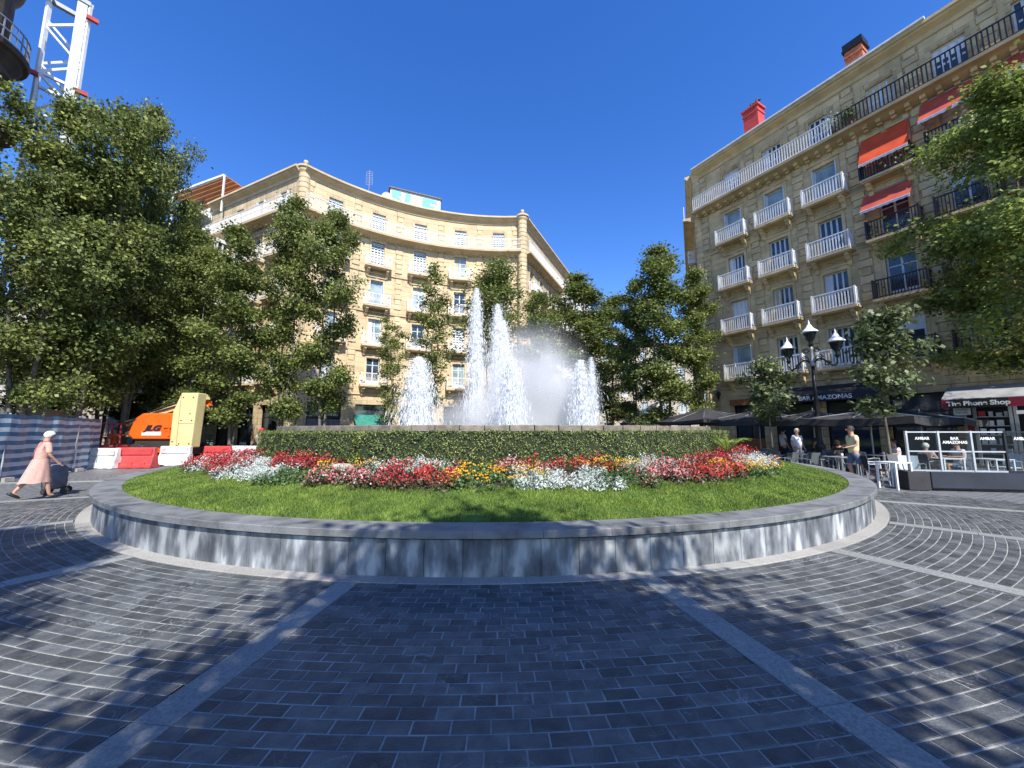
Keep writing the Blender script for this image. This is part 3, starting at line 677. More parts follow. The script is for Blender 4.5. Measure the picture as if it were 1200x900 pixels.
def wall(fac, name, m, par, z0, z1, ops=(), s0=0, s1=None, y=0, depth=.28):
    s1 = fac.L if s1 is None else s1
    S = {s0, s1}; Z = {z0, z1}
    for a, b_, c, d in ops: S |= {a, b_}; Z |= {c, d}
    if fac.arc: S |= {s0+(s1-s0)*i/28 for i in range(29)}
    S = sorted(S); Z = sorted(Z); vs = []; fs = []; uv = []
    def quad(p, u): n = len(vs); vs.extend(p); fs.append((n, n+1, n+2, n+3)); uv.extend(u)
    for i in range(len(S)-1):
        for j in range(len(Z)-1):
            sm = (S[i]+S[i+1])/2; zm = (Z[j]+Z[j+1])/2
            if any(a < sm < b_ and c < zm < d for a, b_, c, d in ops): continue
            quad([fac.pt(S[i], Z[j], y), fac.pt(S[i+1], Z[j], y), fac.pt(S[i+1], Z[j+1], y), fac.pt(S[i], Z[j+1], y)], [(S[i], Z[j]), (S[i+1], Z[j]), (S[i+1], Z[j+1]), (S[i], Z[j+1])])
    for a, b_, c, d in ops:
        for (sa, za, sb, zb) in ((a, c, a, d), (b_, d, b_, c), (a, d, b_, d), (b_, c, a, c)):
            quad([fac.pt(sa, za, y), fac.pt(sa, za, y+depth), fac.pt(sb, zb, y+depth), fac.pt(sb, zb, y)], [(sa, za), (sa+depth, za), (sb+depth, zb), (sb, zb)])
    off = origin(par); me = bpy.data.meshes.new(name); me.from_pydata([tuple(v-off) for v in vs], [], fs); ul = me.uv_layers.new(name='UVMap')
    ul.data.foreach_set('uv', np.array(uv, dtype=np.float32).ravel()); me.materials.append(M[m])
    return place(name, me, par, Matrix.Translation(off))
def sweep(fac, name, m, par, prof, s0=0, s1=None, n=None):
    """profile of (y,z) swept along the facade; negative y sticks out"""
    s1 = fac.L if s1 is None else s1; n = n or (36 if fac.arc else 1); k = len(prof); b = MB()
    b.add([fac.pt(s0+(s1-s0)*i/n, z, y) for i in range(n+1) for y, z in prof], [(i*k+j, i*k+(j+1) % k, (i+1)*k+(j+1) % k, (i+1)*k+j) for i in range(n) for j in range(k)]+[tuple(range(k))[::-1], tuple(n*k+j for j in range(k))])
    return b.build(name, m, par)
CA = {}
def cm(key, fn):
    if key not in CA: CA[key] = fn()
    return CA[key]
def window(fac, par, s, z, w, h, kind='grid', y=.16, name='window', fm='blue_white', pm_='pane', seed=None):
    """frame parents its glass and its shutters"""
    def frame():
        b = MB(); f = .07
        b.box(-w/2, w/2, 0, .07, h-f, h).box(-w/2, w/2, 0, .07, 0, f).box(-w/2, -w/2+f, 0, .07, f, h-f).box(w/2-f, w/2, 0, .07, f, h-f)
        if kind == 'grid':
            for x in (-w/4+.01, 0, w/4-.01): b.box(x-.045, x+.045, .005, .065, f, h-f)
            for (xa, xb) in ((-w/2+f, -w/4-.035), (-w/4+.055, -.045), (.045, w/4-.055), (w/4+.035, w/2-f)): b.box(xa, xb, .012, .06, h*.48, h*.48+.1).box(xa, xb, .012, .06, f, h*.12)
        elif kind == 'two':
            b.box(-.045, .045, .005, .065, f, h-f)
            for xa, xb in ((-w/2+f, -.045), (.045, w/2-f)): b.box(xa, xb, .012, .06, h*.74, h*.74+.06).box(xa, xb, .012, .06, f, h*.2)
        elif kind == 'four':
            for x in (-w/4, 0, w/4): b.box(x-.03, x+.03, .005, .065, f, h-f)
        elif kind == 'shop':
            b.box(-.03, .03, .005, .065, f, h*.72)
            b.box(-w/2+f, w/2-f, .01, .06, h*.72, h*.72+.06)
        return b.mesh('window_frame', fm)
    fr = place(name, cm(('wf', w, h, kind, fm), frame), par, fac.M(s, z, y))
    place('pane', cm(('wp', w, h, pm_), lambda: MB().box(-w/2+.05, w/2-.05, .04, .05, .05, h-.05).mesh('pane', pm_)), fr, fac.M(s, z, y))
    rb_ = random.Random(int(s*31+z*77+w*13))
    if kind in ('grid', 'two', 'side') and rb_.random() < .45:   # roller blinds and half drawn curtains
        q = rb_.choice((.25, .35, .5, .7)); mm_ = rb_.choice(('white', 'whitecloth', 'block_y', 'shutter'))
        if rb_.random() < .6: place('roller_blind', cm(('rb', w, h, q, mm_), lambda: MB().box(-w/2+.07, w/2-.07, .028, .04, h*(1-q), h-.06).mesh('roller_blind', mm_)), fr, fac.M(s, z, y))
        else: place('curtain', cm(('cu', w, h, q, mm_), lambda: MB().box(-w/2+.07, -w/2+.07+w*.28, .03, .04, .06, h-.06).mesh('curtain', mm_)), fr, fac.M(s, z, y))
    if kind in ('four', 'shut'):
        def leaf():
            b = MB(); lw_ = w/4-.03
            b.box(-lw_/2, -lw_/2+.035, -.01, .02, .06, h-.08).box(lw_/2-.035, lw_/2, -.01, .02, .06, h-.08)
            k = 9
            for i in range(k):
                zc = .08+(h-.2)*(i+.5)/k; m = Matrix.Translation((0, 0, zc)) @ Matrix.Rotation(radians(-32), 4, 'X'); b.box(-lw_/2+.035, lw_/2-.035, -.006, .006, -(h-.2)/k*.48, (h-.2)/k*.48, m)
            for zc in (.1, h*.5, h-.12): b.box(-lw_/2+.03, lw_/2-.03, -.008, .018, zc-.04, zc+.04)
            return b.mesh('shutter_leaf', 'shutter')
        for i in range(4): place('shutter', cm(('sh', w, h), leaf), fr, fac.M(s+(-1.5+i)*w/4, z, y-.03))
    if kind == 'side':                                  # open shutters folded beside a tall glazed door
        for sg in (-1, 1):
            def leaf2(): 
                b = MB(); b.box(-.025, .025, -.3, 0, .05, h-.05)
                return b.mesh('open_shutter', 'shutter')
            place('shutter', cm(('os', h), leaf2), fr, fac.M(s+sg*(w/2+.0), z, y-.0))
    return fr
def surround(fac, par, s, z, w, h, m, hood=False):
    def mk():
        b = MB(); t_ = .16
        b.box(-w/2-t_, -w/2, -.05, .0, 0, h).box(w/2, w/2+t_, -.05, .0, 0, h).box(-w/2-t_, w/2+t_, -.055, .0, h, h+.22)
        b.box(-w/2-t_-.08, w/2+t_+.08, -.14, .0, h+.22, h+.3)
        b.box(-.11, .11, -.09, -.055, h-.01, h+.22)
        return b.mesh('window_surround', m)
    place('window_surround', cm(('su', w, h, m), mk), par, fac.M(s, z))
def balcony(fac, par, s, z, w, style, sm, d=.72, hgt=1.0):
    sl = place('balcony', cm(('bs', w, sm, d), lambda: MB().box(-w/2, w/2, -d, .02, -.13, 0).box(-w/2+.06, w/2-.06, -d+.06, .02, -.2, -.13).mesh('balcony_slab', sm)), par, fac.M(s, z))
    def rail():
        b = MB(); ins = .05; x0, x1, y0 = -w/2+ins, w/2-ins, -d+ins
        if style == 'white': bw, bt, sp_, m = .056, .03, .135, 'white'
        elif style == 'thin': bw, bt, sp_, m = .022, .022, .11, 'white'
        else: bw, bt, sp_, m = .035, .035, .115, 'blackiron'
        for zz, hh in ((.06, .05), (hgt-.06, .06)):
            b.box(x0-.02, x1+.02, y0-.03, y0+.03, zz, zz+hh).box(x0-.02, x0+.02, y0+.03, 0, zz, zz+hh).box(x1-.02, x1+.02, y0+.03, 0, zz, zz+hh)
        n = int((x1-x0)/sp_)
        for i in range(n+1):
            x = x0+(x1-x0)*i/n; b.box(x-bw/2, x+bw/2, y0-bt/2, y0+bt/2, .02, hgt-.04)
            if style == 'thin' and i < n: xm = x+sp_/2; b.box(xm-.012, xm+.012, y0-.012, y0+.012, .35, .65)
        n = int((-y0)/sp_)
        for x in (x0, x1):
            for i in range(1, n+1): yy = y0+(-y0)*i/(n+1); b.box(x-bt/2, x+bt/2, yy-bw/2, yy+bw/2, .02, hgt-.04)
        if style == 'black':
            for i in range(7): b.lathe([(.02, 0), (.05, .03), (.02, .06)], (x0+(x1-x0)*(i+.5)/7, y0, .5), 6)
        for x in (x0, x1): b.box(x-.04, x+.04, y0-.04, y0+.04, 0, hgt+.04)
        return b.mesh('balcony_railing', m)
    place('railing', cm(('br', w, style, d, hgt), rail), sl, fac.M(s, z))
    def brk():
        pr = [(0, 0)]+[(-d*.78, 0), (-d*.8, -.12), (-d*.62, -.2), (-d*.5, -.34), (-d*.28, -.4), (-d*.22, -.6), (-.06, -.68), (0, -.66)]
        b = MB(); m = Matrix(((0, 1, 0, 0), (1, 0, 0, 0), (0, 0, 1, 0), (0, 0, 0, 1))); return b.prism(pr, -.1, .1, m).mesh('balcony_bracket', sm)
    for sg in (-1, 1): place('bracket', cm(('bb', sm, d), brk), sl, fac.M(s+sg*(w/2-.28), z-.2))
    return sl
def modillions(fac, par, z, m, s0, s1, sp_=.52, y=-.32, w=.17, h=.2):
    b = MB(); n = int((s1-s0)/sp_)
    for i in range(n+1): b.box(-w/2, w/2, y, 0, -h, 0, fac.M(s0+(s1-s0)*i/n, z)); b.box(-w/2, w/2, y*.55, 0, -h*1.5, -h, fac.M(s0+(s1-s0)*i/n, z))
    tag(b.build('modillions', m, par), kind='stuff') if n > 300 else b.build('modillions', m, par)
def long_rail(fac, par, z, s0, s1, style, y=-.7, hgt=1.05):
    b = MB()
    if style == 'white': bw, sp_, m = .058, .15, 'white'
    elif style == 'thin': bw, sp_, m = .024, .125, 'white'
    else: bw, sp_, m = .05, .16, 'blackiron'
    n = int((s1-s0)/sp_)
    for i in range(n+1): b.box(-bw/2, bw/2, y-.02, y+.02, .02, hgt, fac.M(s0+(s1-s0)*i/n, z))
    k = 24 if fac.arc else 1
    for i in range(k):
        a, c = s0+(s1-s0)*i/k, s0+(s1-s0)*(i+1)/k
        for zz in (.07, hgt): b.bar(fac.pt(a, z+zz, y), fac.pt(c, z+zz, y), .06, .05)
        if style == 'thin': b.bar(fac.pt(a, z+.6, y), fac.pt(c, z+.6, y), .025, .025)
    b.build('long_railing', m, par)
def pilaster(fac, par, s, z0, z1, m, w=.62, h=.4, y=.07):
    n = int((z1-z0)/h); hh = (z1-z0)/n
    me = cm(('pb', w, round(hh, 3), m), lambda: bev_block(w, y, hh, m)); me2 = cm(('pb2', w, round(hh, 3), m), lambda: bev_block(w*.72, y, hh, m))
    for i in range(n): place('stone_block', me if i % 2 == 0 else me2, par, fac.M(s, z0+(i+.5)*hh))
def bev_block(w, y, h, m):
    b = MB(); g_ = .018; c = .02
    o = [(-w/2+g_*0, 0, -h/2+g_), (w/2, 0, -h/2+g_), (w/2, 0, h/2-g_), (-w/2, 0, h/2-g_)]
    md = [(x, -y+c, z) for x, _, z in o]; f = [(x*(1-2*c/w), -y, z*(1-2*c/h)) for x, _, z in o]
    b.add(o+md+f, [(8, 9, 10, 11)]+[q for i in range(4) for q in ((i, (i+1) % 4, 4+(i+1) % 4, 4+i), (4+i, 4+(i+1) % 4, 8+(i+1) % 4, 8+i))])
    return b.mesh('stone_block', m)
def awning(fac, par, s, z, w, proj, drop, m, name='awning', val=.22):
    def mk():
        b = MB(); x = w/2
        n = 8
        v = []
        for i in range(n+1):
            q = i/n; v += [(-x, -.05-proj*q, -drop*q-.05*sin(pi*q)), (x, -.05-proj*q, -drop*q-.05*sin(pi*q))]
        b.add(v, [(2*i, 2*i+1, 2*i+3, 2*i+2) for i in range(n)])
        return b.mesh('awning_fabric', m)
    o = place(name, cm(('aw', w, proj, drop, m), mk), par, fac.M(s, z))
    def bar_():
        b = MB(); x = w/2
        nv = 14; v = []
        for i in range(nv+1): xx = -x+2*x*i/nv; v += [(xx, -.055-proj, -drop), (xx, -.06-proj, -drop-val*.6*(1-.2*(i % 2)))]
        b.add(v, [(2*i, 2*i+1, 2*i+3, 2*i+2) for i in range(nv)])
        b.tube([(-x, -.05-proj, -drop), (x, -.05-proj, -drop)], .03, 6)
        return b.mesh('awning_valance', 'whitecloth')
    place('valance', cm(('av', w, proj, drop), bar_), o, fac.M(s, z))
    def arms():
        b = MB()
        for sg in (-1, 1): b.tube([(sg*(w/2-.05), 0, -drop*.9), (sg*(w/2-.05), -.05-proj, -drop)], .018, 5).tube([(sg*(w/2-.02), 0, .1), (sg*(w/2-.02), 0, -1.4)], .02, 5)
        b.tube([(-w/2, -.05, 0), (w/2, -.05, 0)], .05, 8); return b.mesh('awning_arms', 'grey')
    place('arms', cm(('aa', w, proj, drop), arms), o, fac.M(s, z))
    return o
CORN = lambda z, o=.55: [(0, z-.75), (-.08, z-.72), (-.1, z-.5), (-o*.75, z-.3), (-o*.8, z-.22), (-o, z-.18), (-o, z-.03), (-o+.05, z), (.3, z+.03), (.3, z-.7)]
STR = lambda z, o=.08, h=.18: [(0, z), (-o*.6, z+.01), (-o, z+.05), (-o, z+h-.03), (0, z+h)]
def corner_turret(par, p, m, mb_, z1, r=.42):
    b = MB(); prof = [(r*1.15, 0), (r*1.15, .9), (r, 1.0)]
    z = 1.0
    while z < z1-.6: prof += [(r, z+.35), (r-.035, z+.37), (r-.035, z+.40), (r, z+.42)]; z += .42
    prof += [(r, z1-.5), (r*1.25, z1-.3), (r*1.25, z1-.15), (r*1.5, z1-.1), (r*1.5, z1+.05), (r*.9, z1+.1), (r*.8, z1+.2), (r*.9, z1+.24), (r*.5, z1+.32), (r*.3, z1+.42), (r*.42, z1+.55), (r*.35, z1+.68), (.03, z1+.75)]
    b.lathe(prof, (p.x, p.y, 0), 18); b.build('corner_column', mb_, par)
FL = [5.15, 8.4, 11.65, 15.05]; ATT = 18.55; TOP = 22.0
def window_bay(fac, B, s, floors, w=1.1, h=2.35, att=True, sm='block_y', kinds=None, bal='thin', bw=2.15, surr=True, pmix=None, z0=FL, atth=1.95, attkind='shut', fm='blue_white', frames='white'):
    ops = []
    for i in floors:
        z = z0[i]; k = (kinds[i] if kinds else 'two'); ops.append((s-w/2, s+w/2, z, z+h))
        window(fac, B, s, z, w, h, k, pm_='curtain' if (pmix and pmix(i)) else 'pane', fm=fm)
        if surr: surround(fac, B, s, z, w, h, sm)
        if bal: balcony(fac, B, s, z, bw, bal if isinstance(bal, str) else bal[i], sm)
    if att: ops.append((s-w/2, s+w/2, ATT+.02, ATT+atth)); window(fac, B, s, ATT+.02, w, atth-.02, attkind, fm=fm)
    return ops
def shop(fac, par, s, w, h, z=.15, fill='dark'):
    fr = window(fac, par, s, z, w, h, 'shop', y=.35, name='shop_window', fm='blackiron', pm_='pane'); return (s-w/2, s+w/2, z, z+h)

def ashlar(fac, par, m, ops, skip, w=1.1, h=.41, ranges=((.1, 4.45), (4.75, 8.0), (8.35, 11.3), (11.75, 14.7), (15.2, 17.95), (18.6, 21.2)), y=.014, s0=.1, s1=None):
    s1 = (fac.L if s1 is None else s1)-.1; out = []; rg_ = random.Random(int(fac.L*100)); g_ = .007
    for za, zb in ranges:
        n = max(1, round((zb-za)/h)); hh = (zb-za)/n
        for r in range(n):
            z0, z1 = za+r*hh, za+(r+1)*hh; bl = [(a-.17, b_+.17) for a, b_, c, d in ops if c < z1-.03 and d+.26 > z0+.03]+[(a-.005, b_+.005) for a, b_ in skip]
            free = [(s0, s1)]
            for a, b_ in bl: free = [q for lo, hi in free for q in ((lo, min(hi, a)), (max(lo, b_), hi)) if q[1]-q[0] > .12]
            for lo, hi in free:
                k = max(1, round((hi-lo)/w)); cuts = [lo]+[lo+(hi-lo)*(i+(.0 if k == 1 else rg_.uniform(-.12, .12)+(.25 if r % 2 else -.25)*(k > 1)))/k for i in range(1, k)]+[hi]
                for i in range(k):
                    if cuts[i+1]-cuts[i] > .08: out.append((cuts[i], cuts[i+1], z0, z1))
    out.sort(key=lambda q: fac.pt((q[0]+q[1])/2, 0).length)
    def unit():
        b = MB(); c = .012
        o = [(-.5, 0, -.5), (.5, 0, -.5), (.5, 0, .5), (-.5, 0, .5)]; f = [(x*(1-2*c), -1, z*(1-5*c)) for x, _, z in o]; md = [(x, -.45, z) for x, _, z in o]
        b.add(o+md+f, [(8, 9, 10, 11)]+[q for i in range(4) for q in ((i, (i+1) % 4, 4+(i+1) % 4, 4+i), (4+i, 4+(i+1) % 4, 8+(i+1) % 4, 8+i))]); return b
    me = cm(('ash', m), lambda: unit().mesh('ashlar_stone', m)); rest = MB()
    for i, (a, b_, z0, z1) in enumerate(out):
        mt = fac.M((a+b_)/2, (z0+z1)/2) @ Matrix.Diagonal((b_-a-g_*2, y*rg_.uniform(.8, 1.2), z1-z0-g_*2, 1))
        if i < 300: place('ashlar_stone', me, par, mt)
        else: u_ = unit(); rest.add([mt @ Vector(v) for v in u_.v], u_.f)
    if rest.v: tag(rest.build('ashlar_stones', m, par), kind='stuff')
# ---- central building, concave towards the plaza
B = thing('apartment_building', 'golden sandstone apartment building curving behind the fountain with a long white top floor balcony', 'building', (-9, 33.5, 0))
fc = Fac(arc=(20.2, radians(-50.6), radians(4.1))); R_ = 20.2
def sa(deg): return R_*(radians(deg)-fc.a0)
ops = []
for i, dg in enumerate((-43.4, -33.3, -22.9, -12.4, -2.1)):
    ops += window_bay(fc, B, sa(dg), (0, 1, 2, 3), kinds=[('two', 'side', 'two', 'four'), ('two', 'two', 'side', 'four'), ('four', 'two', 'two', 'four'), ('two', 'four', 'two', 'two'), ('four', 'two', 'two', 'two')][i], pmix=lambda k, i=i: (i*3+k*5) % 4 < 2, z0=[FL[0]+.15, FL[1]+.25, FL[2]+.4, FL[3]+.45])
    ops.append(shop(fc, B, sa(dg), 2.5, 3.6))
wall(fc, 'wall', 'stone_y', B, -.1, TOP-.4, ops)
ashlar(fc, B, 'block_y', ops, [(sa(d)-.32, sa(d)+.32) for d in (-49.3, -38.3, -28.1, -17.6, -7.2, 2.6)])
for dg in (-49.3, -38.3, -28.1, -17.6, -7.2, 2.6): 
    for za, zb in ((5.0, 8.2), (8.8, 11.5), (12.1, 14.9), (15.4, 18.0), (18.75, 21.2)): pilaster(fc, B, sa(dg), za, zb, 'block_y', w=.6 if dg not in (-49.3, 2.6) else .8, h=.42)
for z in (4.5, 8.15, 11.5, 14.95): sweep(fc, 'string_course', 'block_y', B, STR(z, .1, .16))
sweep(fc, 'attic_balcony_slab', 'block_y', B, [(0, 18.05), (-.15, 18.1), (-.5, 18.28), (-.78, 18.32), (-.8, 18.5), (0, 18.54)])
modillions(fc, B, 18.28, 'block_y', .2, fc.L-.2)
long_rail(fc, B, 18.5, 0, fc.L, 'thin'); sweep(fc, 'cornice', 'block_y', B, CORN(TOP))
# ashlar courses of the attic storey and horizontal grooves as raised bands
for z in (19.2, 19.85, 20.5):
    pass
# left wing
fl = Fac((-27.2, 32.9), (-16.35, 27.75)); ops = []
def sx(f, u):                                           # s on a straight facade at picture column u
    k = (u-600)/451/.935; P, T = f.P0, f.T
    return (k*P.y-P.x)/(T.x-k*T.y)
for i, u in enumerate((283, 307, 333)):
    s = sx(fl, u); ops += window_bay(fl, B, s, (0, 1, 2, 3), att=False, kinds=('two', 'two', 'four', 'two'), pmix=lambda k, i=i: (k+i) % 2)
    ops.append((s-.5, s+.5, ATT+.02, ATT+1.95)); window(fl, B, s, ATT+.02, 1.0, 1.93, 'side' if i else 'two')
    ops.append(shop(fl, B, s, 2.2, 3.4))
wall(fl, 'wall', 'stone_y', B, -.1, TOP-.4, ops); fl_ops = ops
for z in (4.5, 8.15, 11.5, 14.95): sweep(fl, 'string_course', 'block_y', B, STR(z, .1, .16))
sweep(fl, 'attic_balcony_slab', 'block_y', B, [(0, 18.05), (-.15, 18.1), (-.5, 18.28), (-.78, 18.32), (-.8, 18.5), (0, 18.54)])
long_rail(fl, B, 18.5, 0, fl.L, 'thin'); sweep(fl, 'cornice', 'block_y', B, CORN(TOP)); modillions(fl, B, 18.28, 'block_y', .2, fl.L-.2)
def bay(fac, par, s, z0, z1, w, d, fl_h=3.3):
    """white glazed mirador: slab by slab with its own posts and panes"""
    n = max(1, round((z1-z0)/fl_h)); hh = (z1-z0)/n
    for i in range(n):
        def mk():
            b = MB(); b.box(-w/2-.06, w/2+.06, -d-.06, 0, -.12, 0.02).box(-w/2, w/2, -d, 0, .02, .75).box(-w/2-.1, w/2+.1, -d-.1, 0, hh-.42, hh-.13)
            k = 5
            for j in range(k+1): x = -w/2+.05+(w-.1)*j/k; b.box(x-.06, x+.06, -d, -d+.1, .75, hh-.42)
            for x in (-w/2+.05, w/2-.05):
                for yy in (-d*.5, -.06): b.box(x-.05, x+.05, yy-.05, yy+.05, .75, hh-.42)
            b.box(-w/2, w/2, -d+.01, -d+.07, hh*.68, hh*.68+.06)
            return b.mesh('bay_window', 'white')
        o = place('bay_window', cm(('bay', w, d, hh), mk), par, fac.M(s, z0+i*hh))
        place('pane', cm(('bayp', w, d, hh), lambda: MB().box(-w/2+.06, w/2-.06, -d+.05, -.02, .75, hh-.42).mesh('pane', 'pane')), o, fac.M(s, z0+i*hh))
bay(fl, B, sx(fl, 266), 4.9, 17.9, 1.9, .9)
corner_turret(B, Vector((-16.2, 27.95, 0)), 'block_y', 'block_y', TOP)
# right return along the side street
fs_ = Fac((1.05, 34.9), (7.4, 49.0)); ops = []
for i, s in enumerate((2.2, 5.0, 7.8)):
    ops += window_bay(fs_, B, s, (0, 1, 2, 3), w=1.0, kinds=('two',)*4, bw=1.9, bal='white', attkind='two')
    ops.append(shop(fs_, B, s, 2.0, 3.4))
wall(fs_, 'wall', 'stone_y', B, -.1, TOP-.4, ops)
for z in (4.5, 8.15, 11.5, 14.95): sweep(fs_, 'string_course', 'block_y', B, STR(z, .1, .16))
sweep(fs_, 'attic_balcony_slab', 'block_y', B, [(0, 18.05), (-.5, 18.28), (-.78, 18.32), (-.8, 18.5), (0, 18.54)], 0, 15.4)
long_rail(fs_, B, 18.5, 0, 11, 'white'); sweep(fs_, 'cornice', 'block_y', B, CORN(TOP)); modillions(fs_, B, 18.28, 'block_y', .2, 11)
bay(fs_, B, 12.6, 4.9, 18.0, 2.6, 1.0)
corner_turret(B, Vector((1.0, 34.75, 0)), 'block_y', 'block_y', TOP)
# roof
b = MB(); pr = [fl.pt(0, TOP, .2)]+[fl.pt(fl.L, TOP, .2)]+[fc.pt(fc.L*i/20, TOP, .2) for i in range(1, 20)]+[fs_.pt(0, TOP, .2), fs_.pt(fs_.L, TOP, .2)]
up = [Vector((p.x*.72-2.9, p.y*.86+6.9, TOP+.35)) for p in pr]; n = len(pr)
b.add(pr+up, [(i, i+1, n+i+1, n+i) for i in range(n-1)]); b.add(up, [tuple(range(n))]); b.build('roof', 'tile', B)
def chimney(par, p, w, d, h, m, cap='brick', pots=0, capm=None, ang=0):
    R__ = Matrix.Translation(p) @ Matrix.Rotation(ang, 4, 'Z')
    b = MB(); b.box(-w/2, w/2, -d/2, d/2, -1.2, h, R__).box(-w/2-.05, w/2+.05, -d/2-.05, d/2+.05, h-.42, h-.3, R__)
    c = b.build('chimney', m, par)
    b = MB(); b.box(-w/2-.1, w/2+.1, -d/2-.1, d/2+.1, h, h+.14, R__)
    if cap == 'black': b.box(-w/2-.06, w/2+.06, -d/2-.06, d/2+.06, h+.14, h+.5, R__)
    b.build('chimney_cap', capm or m, c)
    for i in range(pots):
        q = R__ @ Vector((-w/2+.22+(w-.44)*i/max(1, pots-1), 0, h+.14)); b = MB(); b.tube([q, q+Vector((0, 0, .45)), q+Vector((.05, 0, .55)), q+Vector((.25, 0, .6))] if i % 2 else [q, q+Vector((0, 0, .35))], .1, 8); b.build('chimney_pot', 'blackiron' if i % 2 else m, c)
chimney(B, fl.pt(sx(fl, 299), TOP, 1.6), 1.25, .9, 1.35, 'brick')
# rooftop hut with painted letters, antenna, dish
hs0, hs1 = sa(-30.2), sa(-17.6); h0 = fc.pt(hs0, TOP+.0, 1.2); h1 = fc.pt(hs1, TOP+.0, 1.2)
fh = Fac((h0.x, h0.y), (h1.x, h1.y)); HT = thing('rooftop_hut', 'low white rooftop hut painted with big turquoise letters on top of the curved building', 'rooftop hut', (h0.x, h0.y, TOP))
b = MB(); b.box(0, fh.L, 0, 2.4, TOP-.1, TOP+2.05, fh.M(0)); b.build('hut_wall', 'white', HT)
b = MB(); b.box(-.12, fh.L+.12, -.15, 2.5, TOP+2.05, TOP+2.17, fh.M(0)); b.build('hut_roof', 'greycloth', HT)
RX = Matrix.Rotation(pi/2, 4, 'X')
L_ = fh.L
b = MB(); 
# blocky graffiti letters: S, L, F with a white block between
def lett(poly, m='turq', yo=-.02):
    bb = MB(); bb.prism([(x*L_, TOP+z*2.0) for x, z in poly], yo, .0, fh.M(0)); bb.build('painted_letter', m, HT)
lett([(.0, .14), (.02, .42), (.1, .46), (.02, .62), (.03, .97), (.2, .95), (.22, .75), (.12, .72), (.22, .55), (.22, .2), (.12, .02), (.0, .05)])
lett([(.25, .02), (.29, .95), (.4, .92), (.37, .42), (.58, .3), (.58, .02)])
lett([(.6, .02), (.63, .93), (.92, .93), (.93, .72), (.8, .74), (.78, .62), (.88, .6), (.87, .4), (.77, .42), (.74, .05)])
lett([(.06, .42), (.08, .55), (.13, .5), (.11, .38)], 'white', -.035)
A_ = thing('rooftop_aerial', 'thin metal television aerial on the curved roof left of the painted hut', 'aerial', fc.pt(sa(-35.5), TOP, .9))
p = fc.pt(sa(-35.5), TOP, .9); b = MB(); b.tube([p-Vector((0, 0, .3)), p+Vector((0, 0, 2.9))], .03, 6); b.build('mast', 'grey', A_)
b = MB()
for k in range(8): z = 1.5+k*.18; b.bar(p+Vector((-.28, 0, z)), p+Vector((.28, .05, z)), .02)
b.bar(p+Vector((-.28, 0, 1.5)), p+Vector((-.28, 0, 2.7)), .02).bar(p+Vector((.28, 0, 1.5)), p+Vector((.28, 0, 2.7)), .02); b.build('rods', 'grey', A_)
p = fc.pt(sa(-31.3), TOP+.5, .7); D_ = thing('satellite_dish', 'white satellite dish on the roof edge against the painted hut', 'satellite dish', p)
b = MB(); n = 14
for j, (r, y_) in enumerate(((.0, .12), (.25, .08), (.42, 0))): b.v += [(p.x+r*cos(2*pi*k/n), p.y-.2+y_, p.z+.2+r*sin(2*pi*k/n)) for k in range(n)]
b.f = [(j*n+k, j*n+(k+1) % n, (j+1)*n+(k+1) % n, (j+1)*n+k) for j in range(2) for k in range(n)]; b.build('dish', 'white', D_)
b = MB(); b.tube([p-Vector((0, 0, .6)), p+Vector((0, -.05, .2))], .03, 6); b.build('stand', 'grey', D_)

# ---- next building on the left street: lower parapet, terrace canopy
B2 = thing('apartment_building', 'pale lower building down the left street with orange slatted canopy on its roof terrace', 'building', (-36, 37, 0))
fn = Fac((-104, 69.3), (-27.3, 32.95)); ops = []
TN = 21.2
for i in range(16):
    s = fn.L-2-i*3.4
    for j, z in enumerate(FL+[18.4]): ops.append((s-.55, s+.55, z, z+2.2)); window(fn, B2, s, z, 1.1, 2.2, 'two', pm_='curtain' if (i+j) % 3 == 0 else 'pane'); balcony(fn, B2, s, z, 2.0, 'white' if i % 2 else 'black', 'stone_p', d=.6) if i < 8 else None
    ops.append(shop(fn, B2, s, 2.3, 3.3))
wall(fn, 'wall', 'stone_p', B2, -.1, TN-.3, ops)
sweep(fn, 'cornice', 'white', B2, [(0, TN-.6), (-.35, TN-.4), (-.9, TN-.32), (-.95, TN-.1), (0, TN)])
b = MB()
for i in range(24): b.box(-.04, .04, -.75, -.67, TN, TN+.95, fn.M(fn.L-.3-i*.65))
b.bar(fn.pt(fn.L-16, TN+.95, -.7), fn.pt(fn.L, TN+.95, -.7), .07, .06).bar(fn.pt(fn.L-16, TN+.5, -.7), fn.pt(fn.L, TN+.5, -.7), .04, .04); b.build('terrace_railing', 'blackiron', B2)
b = MB(); b.box(-16, 0, -.15, .1, TN-.05, TN+.6, fn.M(fn.L)); b.build('parapet', 'white', B2)
q0, q1, q2, q3 = fn.pt(fn.L-5.6, TN+2.6, -1.2), fn.pt(fn.L+2.2, TN+2.9, -.4), fn.pt(fn.L+2.2, TN+2.3, 3.6), fn.pt(fn.L-3.6, TN+1.9, 3.2)
for i in range(11):
    f = i/11; g2 = (i+.86)/11; b = MB(); a_ = q0.lerp(q3, f); bb = q1.lerp(q2, f); c_ = q1.lerp(q2, g2); d_ = q0.lerp(q3, g2); up_ = Vector((0, 0, .07))
    b.add([a_, bb, c_, d_, a_+up_, bb+up_, c_+up_, d_+up_], [(0, 3, 2, 1), (4, 5, 6, 7), (0, 1, 5, 4), (1, 2, 6, 5), (2, 3, 7, 6), (3, 0, 4, 7)]); b.build('canopy_slat', 'slat', B2)
b = MB(); b.bar(q0-(q1-q0)*.04, q1, .22, .18); b.build('canopy_edge', 'white', B2)
b = MB(); [b.bar(x, x-Vector((0, 0, 3.4)), .12) for x in (q0.lerp(q1, .12), q1, q2)]; b.build('canopy_post', 'white', B2)
